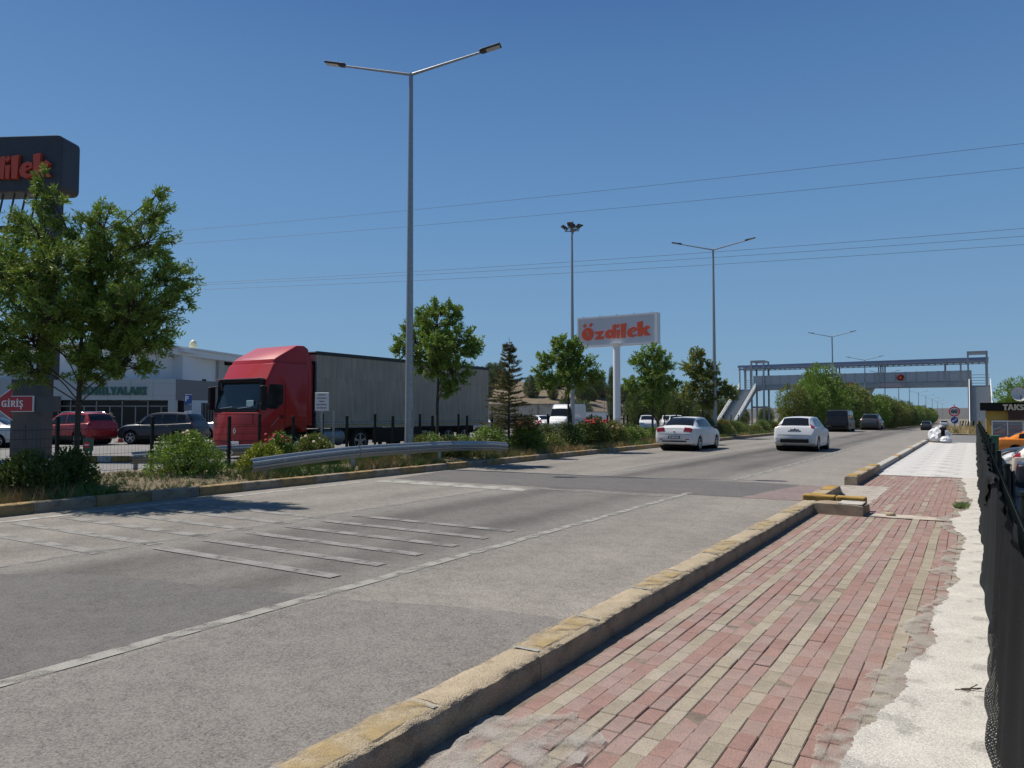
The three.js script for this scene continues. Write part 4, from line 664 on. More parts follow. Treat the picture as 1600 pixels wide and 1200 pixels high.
const SEDAN = { R: .31, axles: [.92, 3.56], st: [[0, .44, .76, .79, .74, .58], [.035, .36, .88, .92, .81, .66], [.11, .31, .98, 1.045, .86, .70], [.5, .24, .99, 1.06, .875, .66], [.98, .18, 1.0, 1.33, .875, .57], [1.4, .18, .99, 1.44, .875, .55], [2.05, .18, .97, 1.475, .875, .56], [2.6, .18, .955, 1.45, .875, .565], [2.98, .18, .945, 1.31, .875, .59], [3.42, .18, .935, 1.01, .87, .66], [3.95, .19, .85, .92, .855, .62], [4.28, .22, .72, .79, .80, .56], [4.39, .28, .62, .68, .70, .48], [4.43, .38, .55, .58, .58, .4]],
  sideWin: [[4.25, 5.85, .2, 0], [5.95, 8.35, 0, .75]], rearWin: [3.22, 4.85, 6.35], windscreen: [7.35, 8.85, 6.3], tail: [[.5, 1.75, 4.1, 7.3]], head: [[11.0, 12.1, 3.4, 4.6]], dark: [], plate: [-.012, .60], darkPlate: true, badge: [.02, .85], mirror: [3.1, 1.0], handles: [1.55, 2.5], seams: [1.15, 2.08, 3.15], antenna: [1.15, 1.45], bumper: [[1.1, .06, .05, 0, .43, .0]], lines: [[1.36, .012, .01, 0, .735, .0], [.012, .2, .02, .5, .84, -.03], [.012, .2, .02, -.5, .84, -.03], [1.0, .012, .02, 0, 1.0, -.085]], reflectors: [[.16, .04, .02, .58, .52, .0], [.16, .04, .02, -.58, .52, .0]] };
const HATCH = { R: .31, axles: [.72, 3.2], st: [[0, .46, .70, .73, .73, .55], [.045, .37, .86, .90, .81, .66], [.11, .32, 1.0, 1.07, .855, .67], [.25, .26, 1.02, 1.20, .865, .60], [.5, .19, 1.03, 1.41, .87, .55], [.85, .18, 1.02, 1.47, .87, .56], [1.6, .18, .98, 1.49, .87, .57], [2.2, .18, .945, 1.46, .87, .57], [2.65, .18, .93, 1.31, .87, .59], [3.12, .18, .92, 1.0, .865, .65], [3.6, .2, .83, .90, .84, .6], [3.88, .24, .68, .74, .76, .5], [3.95, .36, .56, .6, .6, .42]],
  sideWin: [[4.5, 5.9, .25, 0], [6.0, 8.3, 0, .75]], rearWin: [2.2, 4.15, 6.85], rwArc: .2, windscreen: [7.3, 8.85, 6.3], tail: [[1.7, 3.2, 4.7, 6.6]], head: [[10.2, 11.4, 3.6, 4.7]], plate: [.045, .84], darkPlate: true, badge: [.08, .97], mirror: [2.75, 1.0], handles: [1.35, 2.25], seams: [1.05, 1.85, 2.85], antenna: [.9, 1.47], bumper: [[1.16, .17, .1, 0, .46, .0], [.24, .05, .05, .62, .5, -.03], [.24, .05, .05, -.62, .5, -.03]], lines: [[1.3, .012, .01, 0, .70, .0], [.36, .03, .03, 0, .935, -.055]] };
const SUV = { R: .36, axles: [.85, 3.5], st: [[0, .50, .78, .81, .74, .56], [.05, .38, .95, .99, .84, .68], [.12, .32, 1.08, 1.16, .90, .70], [.22, .29, 1.12, 1.35, .91, .66], [.42, .27, 1.12, 1.60, .915, .63], [.8, .26, 1.10, 1.67, .915, .64], [1.7, .26, 1.06, 1.69, .915, .65], [2.35, .26, 1.04, 1.66, .915, .64], [2.85, .26, 1.03, 1.48, .915, .66], [3.25, .26, 1.03, 1.12, .91, .72], [3.85, .28, .97, 1.04, .90, .7], [4.2, .32, .82, .9, .86, .62], [4.33, .4, .7, .75, .74, .52], [4.36, .5, .62, .66, .6, .42]],
  sideWin: [[4.3, 5.2, .1, 0], [5.28, 6.1, 0, 0], [6.2, 8.4, 0, .7]], rearWin: [2.55, 4.1, 6.15], windscreen: [7.35, 8.85, 6.3], tail: [[1.2, 2.4, 4.2, 6.4]], head: [[11, 12.2, 3.7, 4.8]], dark: [[.3, 13, 1.2, 2.5]], plate: [.09, .93], badge: [.1, 1.06], mirror: [3.0, 1.12], handles: [1.45, 2.4], seams: [1.15, 2.0, 3.05], rails: [.7, 2.5, .62, 1.68], bumper: [[1.4, .16, .08, 0, .5, -.05]] };
const MPV = { R: .34, axles: [.95, 3.95], st: [[0, .42, .78, .82, .84, .72], [.04, .30, 1.0, 1.05, .92, .82], [.09, .26, 1.12, 1.35, .945, .84], [.16, .25, 1.13, 1.75, .95, .82], [.3, .24, 1.13, 1.93, .95, .80], [.7, .24, 1.12, 1.97, .95, .80], [2.2, .24, 1.10, 1.98, .95, .80], [3.3, .24, 1.08, 1.95, .95, .79], [3.9, .24, 1.08, 1.68, .95, .77], [4.35, .24, 1.08, 1.22, .94, .80], [4.75, .27, .96, 1.04, .91, .72], [4.93, .34, .72, .78, .84, .6], [4.97, .45, .62, .66, .7, .5]],
  sideWin: [[4.3, 5.4, .05, 0], [5.5, 6.4, 0, 0], [6.5, 8.3, 0, .6]], rearWin: [2.35, 3.6, 6.1], windscreen: [7.3, 8.8, 6.25], tail: [[1.2, 2.6, 4.3, 5.6]], head: [[10, 11.1, 3.8, 4.7]], plate: [.05, .85], badge: [.12, 1.18], mirror: [3.95, 1.2], handles: [2.3, 3.3], seams: [1.9, 2.75, 3.85], bumper: [[1.5, .2, .08, 0, .45, -.04]] };
const VAN = { R: .34, axles: [1.05, 4.85], st: [[0, .45, 1.0, 1.1, .95, .88], [.04, .32, 1.2, 2.3, 1.0, .90], [.1, .30, 1.22, 2.48, 1.02, .90], [.6, .30, 1.22, 2.55, 1.025, .90], [3.2, .30, 1.22, 2.56, 1.025, .90], [4.2, .30, 1.2, 2.52, 1.02, .88], [4.6, .30, 1.18, 2.36, 1.02, .84], [4.95, .30, 1.16, 1.9, 1.01, .84], [5.3, .30, 1.14, 1.32, 1.0, .86], [5.65, .32, .95, 1.08, .96, .8], [5.9, .38, .72, .8, .88, .66], [5.97, .5, .62, .68, .74, .55]],
  sideWin: [[5.75, 7.6, 0, .45]], windscreen: [6.55, 7.85, 6.25], tail: [[.4, 1.0, 3.4, 4.8]], head: [[8.7, 10.2, 3.7, 4.75]], dark: [[.3, 11, 1.2, 2.6], [10.0, 10.9, 2.6, 4.0]], plate: [.05, .6], mirror: [4.85, 1.35], handles: [4.0], seams: [3.0, 4.1, 5.2], exhaust: false };

// traffic on the near carriageway (cars face away: local -z)
const sedan = car(SEDAN, white, 'white saloon driving in the inner lane beside the median kerb', [-11.05, 0, -32.9], .02);
const hatch = car(HATCH, white, 'white hatchback driving in the middle lane', [-6.55, 0, -35.1], .0);
car({ ...MPV, sideGlass: M.glass }, blackP, 'black passenger van ahead of the white hatchback', [-10.4, -.0, -73.5], 0, 0, 'passenger_van', 'van');
car({ ...SUV, cache: null }, greyP, 'dark grey car ahead of the black passenger van', [-9.2, gy(-86.5) + .01, -86.5], -.03);
const farCar = car({ ...SUV, cache: null }, greyP, 'dark estate car far down the road right of the hedge', [-7.6, gy(-158) + .01, -158], -.03);
copy(farCar, 'pale car farthest away behind the white sacks', [-6.2, gy(-205), -205], 0).children.forEach(c => { if (c.name === 'body') c.material = silver; });
// service road and shop parking
const H = (dx, dz) => Math.atan2(-dx, -dz); // heading so that local -z points along (dx,dz)
car({ ...SUV, cache: null, R: .37, plate: [.09, .93] }, redP, 'red off-road car parked behind the arrow pylon', [-40.6, 0, -20.9], H(-.98, .17), 0);
car({ ...SUV, cache: null, rails: null }, navy, 'dark blue crossover parked in front of the shop', [-36.9, 0, -23.6], H(-.88, .42));
car({ ...SUV, cache: null, rails: null }, silver, 'silver car between the dark crossover and the truck', [-41.2, 0, -31.2], H(-.8, .5));
car(SEDAN, silver, 'pale car half hidden behind the arrow pylon at the left edge', [-40.5, 0, -16.2], H(-.7, .7));
car(VAN, white, 'white high-roof delivery van parked beyond the rose bushes', [-34.5, 0, -65.3], H(.12, 1), 0, 'delivery_van', 'van');
[[-41.5, -58, 'white saloon parked right behind the cedar'], [-43, -62.5, 'white saloon parked left of the white delivery van'], [-46.5, -66, 'white car parked behind the cedar, farther row'], [-39.2, -53.6, 'white saloon parked just right of the trailer end'], [-38.5, -67, 'white car parked directly left of the delivery van']].forEach(([x, z, l], i) => copy(sedan, l, [x, 0, z], H(.5, .8) + i * .12));
[[-27.5, -69, 'white car parked right of the billboard pole'], [-25.8, -72.5, 'white hatchback parked behind the white saloon, left of the road'], [-29, -79, 'white hatchback partly hidden behind the billboard hedge']].forEach(([x, z, l]) => copy(hatch, l, [x, gy(z), z], H(.4, .9)));
// parking lot right of the fence
const lot = -.9;
car(SEDAN, navy, 'dark car nearest behind the black fence netting', [3.25, lot, -27.2], H(1, .05));
car(HATCH, cream, 'cream hatchback with red tail light behind the fence', [3.0, lot, -31.6], H(1, .0));
car(HATCH, white, 'white car with black grille parked nose to the fence', [2.85, lot, -36.6], H(-1, 0.02));
car(SEDAN, navy, 'black saloon parked nose to the fence before the taxi', [3.05, lot, -41.2], H(-1, .05));
car(SEDAN, orangeP, 'orange taxi parked in front of the kiosk', [3.25, lot, -54.5], H(1, -.1));
// ---------------------------------------------------------------- articulated truck
{
  const t = thing('semi_truck', 'red articulated truck with a long grey curtain-sided trailer', 'truck', [-22.25, 0, -17.0]);
  const red = paintCoat(.36, .007, .011, { clearcoat: .35 }), redDim = red, dark = M.trim;
  const prof = [[0, .42], [.03, .95], [.02, 1.62], [-.05, 1.72], [-.30, 2.76], [-.36, 2.86], [-.62, 3.36], [-.8, 3.42], [-2.12, 3.42], [-2.12, 1.0], [-1.95, .98], [-1.85, 1.12], [-1.5, 1.24], [-1.1, 1.12], [-.92, .8], [-.9, .42]];
  const ex = (pts, w, b) => plate(pts, w - 2 * b, b).rotateY(-Math.PI / 2).translate(w / 2 - b, 0, 0);
  // plate() draws in its x,y plane and extrudes along z; turned so that drawn x runs along the truck's +z
  const cabin = ex(prof.map(([z, y]) => [z, y]), 2.46, .05);
  obj('cab', toCreasedNormals(flat(cabin), .5), red, t);
  const fair = ex([[-.66, 3.38], [-.72, 3.52], [-.95, 3.66], [-1.72, 4.06], [-2.05, 4.08], [-2.2, 4.0], [-2.45, 3.4], [-2.45, 1.2], [-2.14, 1.2], [-2.14, 3.38]], 2.3, .07);
  obj('roof_fairing', toCreasedNormals(flat(fair), .5), red, t);
  obj('fairing_vent', rbox(1.2, .13, .04, -.1, 3.58, -.78, .02).rotateX(0), M.lampClear, t);
  const ws = sheet(14, 6, (u, v) => { const x = lerp(-1.1, 1.1, u), y = lerp(1.80, 2.66, v); return [x, y, lerp(-.068, -.276, v) + .085 - .02 * Math.pow(Math.abs(x) / 1.1, 4)]; }); obj('windscreen', ws, phys(.012, .022, .028, .05, { specularIntensity: .9 }), t);
  obj('windscreen_frame', sheet(4, 4, (u, v) => [lerp(-1.2, 1.2, u), lerp(1.70, 2.78, v), lerp(-.045, -.305, v) + .062]), dark, t);
  obj('windscreen_surround', [box(2.36, .18, .05, 0, 1.70, .03), rbox(2.4, .1, .22, 0, 2.78, -.2, .03), box(.1, 1.05, .05, -1.17, 2.22, -.13), box(.1, 1.05, .05, 1.17, 2.22, -.13)], dark, t);
  obj('sun_visor', rbox(2.3, .05, .3, 0, 2.85, -.12, .02), phys(.2, .05, .05, .2, { clearcoat: 1 }), t);
  const wip = obj('wiper', [bar(V(-.9, 1.8, .03), V(-.2, 1.86, .03), .012), bar(V(.1, 1.8, .03), V(.8, 1.86, .03), .012)], M.chrome, t);
  obj('dashboard_card', rbox(.38, .2, .02, .72, 1.98, .0, .03), std(.35, .5, .48, .6), t);
  for (const s of [-1, 1]) {
    obj('side_window', plate([[-.42, 2.66], [-1.02, 2.66], [-1.02, 2.0], [-.72, 1.78], [-.22, 1.80]], .02).rotateY(-Math.PI / 2).translate(s * 1.232 + .01, 0, 0), M.glass, t);
    obj('door_line', [box(.01, 1.9, .015, s * 1.233, 1.75, -1.12), box(.012, .02, .2, s * 1.236, 1.55, -.95)], dark, t);
    obj('door_handle', rbox(.03, .09, .12, s * 1.24, 1.5, -.98, .01), dark, t);
    obj('side_stripe', beam(V(s * 1.236, 1.16, -.5), V(s * 1.236, 1.48, -.82), .008, .02), M.steel, t);
    obj('mirror', [rbox(.16, .62, .24, s * 1.42, 2.28, .0, .04), rbox(.16, .25, .22, s * 1.42, 1.86, .02, .04), bar(V(s * 1.2, 2.6, -.15), V(s * 1.42, 2.58, 0), .02)], dark, t);
    obj('headlight', rbox(.42, .2, .06, s * .92, .72, .02, .03), M.lampClear, t);
    obj('step', [box(.25, .04, .5, s * 1.1, .55, -1.15)], dark, t);
  }
  obj('panel_gap', [box(2.36, .014, .02, 0, 1.60, .076), box(2.3, .012, .02, 0, 1.24, .082), box(.012, .34, .02, .98, 1.42, .078), box(2.34, .014, .02, 0, .64, .08)], dark, t); for (const x of [-.9, -.45, .45, .9]) obj('marker_light', rbox(.12, .035, .03, x, 3.39, -.66, .01), M.lampClear, t);
  obj('grille', [rbox(1.75, .16, .03, -.05, 1.12, .045, .02), rbox(1.3, .1, .03, 0, .84, .05, .02)], dark, t);
  const dm = new THREE.Shape([[0, .13], [.08, 0], [0, -.13], [-.08, 0]].map(p => new THREE.Vector2(...p))); dm.holes.push(new THREE.Path([[0, .07], [.04, 0], [0, -.07], [-.04, 0]].map(p => new THREE.Vector2(...p))));
  obj('emblem', new THREE.ExtrudeGeometry(dm, { depth: .02, bevelEnabled: false }).translate(0, 1.0, .065), M.chrome, t);
  obj('bumper', rbox(2.44, .3, .12, 0, .44, .02, .05), red, t);
  obj('number_plate', rbox(.52, .11, .015, 0, .58, .09, .004), plateM, t);
  const st = new THREE.Group(); st.name = 'warning_board'; st.position.set(-1.0, 1.42, .06); t.add(st); obj('board', box(.34, .4, .012), M.white, st); for (const k of [-1, 1]) obj('stripe', plate([[-.17, .2 - .0], [-.05, .2], [.17, -.08], [.17, -.2], [.1, -.2], [-.17, .1]], .006).translate(0, k === 1 ? 0 : -.0, .006 + (k === 1 ? 0 : .0)), std(.35, .02, .02, .5), k === 1 ? st : new THREE.Group());
  const tw = (x, y, z, r) => { for (const s of [-1, 1]) wheel(t, s * x, y, z, r, s); };
  tw(1.12, .5, -1.42, .5); tw(1.1, .5, -5.0, .5); tw(1.1, .5, -9.6, .5); tw(1.1, .5, -10.9, .5); tw(1.1, .5, -12.2, .5);
  obj('chassis', [span(-.45, .45, .7, 1.0, -14.0, -1.6), span(-1.2, 1.2, .42, .95, -4.2, -2.5)], M.black, t);
  for (const s of [1, -1]) obj('fuel_tank', cylZ(.33, 1.2, s, .7, -3.4, 18), M.steel, t);
  obj('landing_leg', [box(.12, 1, .12, .8, .55, -6.6), box(.12, 1, .12, -.8, .55, -6.6)], M.black, t);
  obj('side_guard', [box(.04, .12, 3.2, 1.18, .8, -8.4), box(.04, .12, 3.2, 1.18, .5, -8.4)], M.steel, t);
  for (const s of [-1, 1]) { obj('side_skirt', span(s * 1.2 - .02, s * 1.2 + .02, .42, 1.05, -8.9, -5.7), M.trim, t); obj('mudguard', span(s * 1.1 - .16, s * 1.1 + .16, 1.0, 1.05, -12.9, -8.95), M.trim, t); }
  obj('air_duct', [span(-1.15, 1.15, 1.1, 3.6, -2.62, -2.5)], M.black, t);
  // trailer: curtain with shallow folds, top rail, board and reflective tape along the bottom
  const curt = textured(std(.40, .36, .29, .75), clothMap, 3.0); const z0 = -2.6, z1 = -14.2;
  for (const s of [-1, 1]) { const g = sheet(190, 8, (u, v) => { const z = lerp(z0 + (-.06), z1 + .06, u), y = lerp(1.32, 3.84, v); return [s * (1.235 + .010 * Math.sin(u * 150 + 2 * Math.sin(u * 23)) * (1 - .4 * v) + .012 * fbm(u * 30, v * 3)), y, z]; }); obj('curtain', g, curt, t); for (let i = 0; i < 15; i++) obj('curtain_strap', box(.012, .2, .05, s * 1.255, 1.26, z0 - .5 - i * .73), M.steel, t); obj('reflective_tape', box(.012, .05, z0 - z1 - .1, s * 1.257, 1.16, (z0 + z1) / 2), std(.5, .38, .12, .5), t); }
  obj('trailer_frame', [span(-1.25, 1.25, 1.06, 1.32, z1, z0), span(-1.24, -1.14, 1.3, 3.86, z0 - .08, z0), span(1.14, 1.24, 1.3, 3.86, z0 - .08, z0), span(-1.24, 1.24, 1.3, 3.86, z1, z1 + .06), span(-1.2, 1.2, 1.3, 3.86, z0 - .1, z0 - .02)], M.steel, t);
  obj('roof_rail', [span(-1.265, -1.17, 3.84, 3.98, z1, z0), span(1.17, 1.265, 3.84, 3.98, z1, z0)], M.darkSteel, t);
  obj('trailer_roof', [span(-1.17, 1.17, 3.93, 3.97, z1, z0)], curt, t);
}
// ---------------------------------------------------------------- shop building
{
  const wallW = std(.70, .70, .69, .75), beige = std(.42, .40, .36, .8), clad = std(.34, .37, .38, .45, { metalness: .3 }), cladD = std(.15, .15, .16, .5, { metalness: .3 }), frame = std(.30, .31, .32, .5), glass = phys(.008, .009, .010, .1, { specularIntensity: .4 });
  const t = thing('shop_building', 'long white shop building with sloping roof edge and green-lettered entrance canopy', 'building', [-72, 0, -45.4]);
  // main hall: road-facing wall runs away to the right
  const d = V(-6.2, 0, -15.6).normalize(), nrm = V(-d.z, 0, d.x).negate(); if (nrm.x < 0) nrm.negate();
  const P = (s, k, y) => V(d.x * s + nrm.x * k, y, d.z * s + nrm.z * k); // s along, k outwards
  const slab = (s0, s1, k0, k1, y0, y1) => { const g = box(1, 1, 1); const p = g.attributes.position; for (let i = 0; i < p.count; i++) { const q = P(p.getX(i) > 0 ? s1 : s0, p.getZ(i) > 0 ? k1 : k0, p.getY(i) > 0 ? y1 : y0); p.setXYZ(i, q.x, q.y, q.z); } g.computeVertexNormals(); return g; };
  obj('wall', slab(-2, 12.2, -30, -.6, 0, 8.3), wallW, t);
  for (let i = 0; i < 5; i++) obj('wall_panel', slab(12.3 + i * 6, 18.2 + i * 6, -30, -.9, 0, 7.6), beige, t);
  for (const s of [11.2, 17.4, 23.6, 29.8]) obj('pilaster', slab(s, s + 1.1, -.85, -.2, 0, 8.1), beige, t);
  obj('roof', [slab(-3, 44, -31, .5, 8.75, 8.95)], M.white, t); obj('eaves', [slab(-2.6, 44, -.6, .35, 8.0, 8.74)], wallW, t);
  for (let i = 0; i < 3; i++) { const q = P(8 + i * 13.5, -1.5, 8.9); const dd = obj('roof_dome', new THREE.SphereGeometry(.55, 14, 10).scale(.8, 1.25, .8).translate(q.x, 9.5, q.z), phys(.75, .70, .45, .3, { clearcoat: 1 }), t); }
  // entrance block, front parallel to the parking row
  const B = V(5, 0, 1.36), e = V(-.847, 0, .532), sd = V(-.25, 0, -.97).normalize(), inn = V(-.532, 0, -.847);
  const slab2 = (a0, a1, b0, b1, y0, y1) => { const g = box(1, 1, 1), p = g.attributes.position; for (let i = 0; i < p.count; i++) { const q = B.clone().addScaledVector(e, p.getX(i) > 0 ? a0 : a1).addScaledVector(inn, p.getZ(i) > 0 ? b0 : b1); p.setXYZ(i, q.x, p.getY(i) > 0 ? y1 : y0, q.z); } g.computeVertexNormals(); return g; };
  for (let i = 0; i < 10; i++) for (const [a, b] of [[3.0, 3.45], [3.46, 4.62], [4.63, 5.08]]) obj('fascia_panel', slab2(i * 2.25 + .01, i * 2.25 + 2.24, 0, .35, a, b), clad, t);
  obj('canopy_roof', slab2(0, 22.5, .36, 7, 4.7, 5.0), cladD, t);
  obj('canopy_side', (() => { const g = box(1, 1, 1), p = g.attributes.position; for (let i = 0; i < p.count; i++) { const q = B.clone().addScaledVector(sd, p.getX(i) > 0 ? .02 : 8).addScaledVector(e, p.getZ(i) > 0 ? .0 : .3); p.setXYZ(i, q.x, p.getY(i) > 0 ? 5.06 : 3.02, q.z); } g.computeVertexNormals(); return g; })(), cladD, t);
  obj('column', slab2(.05, .75, .02, .6, 0, 2.99), clad, t); obj('column', slab2(12.6, 13.0, .02, .5, 0, 2.99), M.white, t);
  obj('shop_interior', slab2(.2, 22.4, 3.2, 3.4, 0, 3), std(.05, .045, .045, .9), t);
  for (let i = 0; i < 8; i++) { const a = .9 + i * 2.6; const w = obj('shop_window', slab2(a, a + 2.4, 1.5, 1.53, .1, 2.9), glass, t); obj('window_frame', [slab2(a - .1, a, 1.46, 1.58, 0, 2.95), slab2(a, a + 2.4, 1.46, 1.58, 2.35, 2.45), slab2(a + 1.15, a + 1.25, 1.47, 1.57, 0, 2.34)], frame, w); }
  obj('poster', slab2(13.2, 13.9, 1.2, 1.24, .4, 2.5), std(.55, .12, .04, .6), t);
  const tx = obj('lettering', text('MOBİLYALARI', .75, .06, { fat: .03 }), std(.012, .10, .07, .5), t); { const c = B.clone().addScaledVector(e, 6.3).addScaledVector(inn, -.09); tx.position.set(c.x, 4.0, c.z); tx.rotation.y = Math.atan2(.532, .847); }
  obj('wall', slab2(2.5, 26, 7, 12, 0, 8.3), wallW, t); obj('roof', slab2(2, 26.5, 6.3, 12.3, 8.31, 8.7), M.white, t);
  // glazed side with fine mullions
  for (let i = 0; i < 9; i++) { const q = P(6.4 + i * .55, -.55, 0); obj('mullion', box(.06, 2.9, .06, q.x, 1.45, q.z), frame, t); }
  const q = P(8.6, -.58, 0); obj('shop_window', slab(6.2, 11.1, -.58, -.55, .1, 2.9), glass, t);
  obj('ceiling_camera', box(.3, .2, .3, B.x - 1.2, 5.15, B.z - 4), M.trim, t);
  // second wing to the left
  const t2 = thing('shop_building', 'pale wing of the shop at the left edge behind the pylon', 'building', [-86, 0, -30]);
  obj('wall', span(-8, 3.5, 0, 6.3, -8, 3), wallW, t2); for (let i = 0; i < 6; i++) obj('wall_panel', span(-7.9 + i * 1.9, -6.05 + i * 1.9, 3.2, 6.25, 3.02, 3.1), wallW, t2); obj('roof', span(-8.3, 3.8, 6.3, 6.6, -8.3, 3.3), M.white, t2);
}
// ---------------------------------------------------------------- signs in the parking area
function post(t, h, r = .03) { obj('post', cyl(r, r, h, 0, 0, 0, 10), M.galv, t); }
{
  const t = thing('parking_sign', 'blue disabled parking sign on a post in front of the shop', 'sign', [-51.6, 0, -35], .55); post(t, 3.0);
  obj('plate', rbox(.62, .72, .03, 0, 2.75, .05, .02), std(.02, .06, .25, .4), t); obj('lettering', text('P', .42, .012).translate(-.08, 2.8, .067), M.white, t);
  obj('plate', rbox(.6, .45, .03, 0, 2.12, .05, .02), std(.10, .14, .2, .4), t); obj('plate', rbox(.55, .5, .03, 0, 1.6, .05, .02), M.white, t); obj('pictogram', [cylZ(.06, .01, 0, 1.72, .07, 14), box(.06, .2, .01, 0, 1.56, .07)], M.trim, t);
}
{
  const t = thing('notice_board', 'small white notice sign on two grey posts in front of the trailer', 'sign', [-17, 0, -16.1], .35); for (const x of [-.02, .38]) obj('post', box(.05, 1.72, .05, x, .86, 0), M.galv, t);
  obj('plate', rbox(.46, .56, .02, 0, 1.98, .03, .01), M.white, t);
  const ink = std(.16, .03, .05, .6);
  for (let i = 0; i < 5; i++) { const w = [.26, .3, .18, .36, .32][i], l = []; let x = -w / 2, r = rng(i + 40); while (x < w / 2 - .02) { const q = .018 + .012 * r(); l.push(box(q, .03, .004, x + q / 2, 2.19 - i * .1, .043)); x += q + .012; } obj('printed_line', l, ink, t); }
}
{
  const t = thing('no_entry_box', 'green box with a red no-entry disc on a post by the barrier island', 'sign', [-25.0, 0, -13.3], .75); t.scale.setScalar(.68); obj('post', box(.1, .6, .1, .12, .3, 0), M.green, t); obj('cabinet', rbox(.42, .62, .22, 0, .86, 0, .03), M.green, t); const dsc = obj('disc', cylZ(.16, .012, -.03, .85, .117, 24), std(.5, .02, .02, .4), t); obj('bar', box(.22, .05, .006, -.03, .85, .126), M.white, dsc);
  const k = thing('traffic_island', 'small yellow and white kerbed island under the green no-entry box', 'island', [-24.6, 0, -13.7], .55); for (let i = 0; i < 3; i++) obj('kerb_block', rbox(.48, .2, .3, -.5 + i * .5, .1, 0, .03), i % 2 ? kerbWhite : kerbYellow, k); obj('infill', box(1.45, .16, .5, 0, .08, -.4), kerbGrey, k);
  const b = thing('barrier_pole', 'red and white striped barrier post at the left edge', 'barrier', [-26.5, 0, -11.2]); for (let i = 0; i < 5; i++) obj('band', cyl(.07, .07, .198, 0, i * .2, 0, 12), i % 2 ? M.white : std(.5, .03, .02, .5), b);
  const c = thing('traffic_cone', 'orange and white traffic cone behind the red car', 'cone', [-41, 0, -23.6]); obj('base', rbox(.38, .04, .38, 0, .02, 0, .01), M.trim, c); for (let i = 0; i < 4; i++) obj('band', cyl(.15 - i * .032, .15 - (i + 1) * .032, .17, 0, .04 + i * .17, 0, 14), i % 2 ? M.white : std(.6, .07, .02, .5), c);
  const pl = thing('planter', 'low clipped yellow-green hedge in a white planter by the shop', 'planter', [-50, 0, -31.5], .4); obj('trough', rbox(3.2, .4, .8, 0, .2, 0, .05), M.white, pl); const L = new Leaves(301), r = rng(302); for (let i = 0; i < 2200; i++) { const b2 = .8 + .5 * r(); L.add(V((r() - .5) * 3.1, .4 + .5 * r(), (r() - .5) * .75), V(r() - .5, .6, r() - .5), .09, .05, [b2, b2, b2]); } leafMesh('foliage', L, leafMat(.26, .30, .04), pl);
}
{ // speed sign and direction sign at the side road
  const t = thing('speed_sign', 'round 60 speed limit sign with a blue arrow disc below', 'sign', [-1.42, 0, -71.7]); t.scale.setScalar(.92); post(t, 2.6, .045);
  obj('limit_disc', cylZ(.45, .03, 0, 1.98, .06, 36), M.white, t); obj('limit_rim', new THREE.TorusGeometry(.40, .055, 8, 36).scale(1, 1, .3).translate(0, 1.98, .078), std(.5, .02, .03, .4), t); obj('lettering', text('60', .34, .012, { fat: .012 }).translate(0, 1.98, .077), M.trim, t);
  obj('arrow_disc', cylZ(.3, .03, 0, 1.18, .06, 32), std(.015, .07, .33, .4), t); obj('arrow_mark', plate([[-.2, -.14], [-.02, -.16], [-.07, -.10], [.19, .1], [.13, .17], [-.12, -.05], [-.17, .02]], .008).translate(0, 1.18, .076), M.white, t);
  const b = thing('chevron_barrier', 'low yellow and black striped barrier board beside the speed sign', 'barrier', [-.3, gy(-80), -80]); b.scale.setScalar(.8); for (const x of [-1, 1]) obj('post', box(.12, .9, .12, x * .9, .45, 0), M.galv, b); for (let i = 0; i < 9; i++) obj('stripe', plate([[-.12, -.3], [.02, -.3], [.14, .3], [0, .3]], .05).translate(-1.05 + i * .26, .95, 0), i % 2 ? M.black : std(.55, .33, .03, .6), b);
  const s = thing('speed_sign', 'small round sign seen from behind in front of the black van', 'sign', [-13.9, .1, -77]); post(s, 2.2, .04); obj('disc', [cylZ(.33, .03, 0, 2.15, .03, 28), new THREE.TorusGeometry(.3, .03, 6, 28).translate(0, 2.15, .05)], M.galv, s);
}
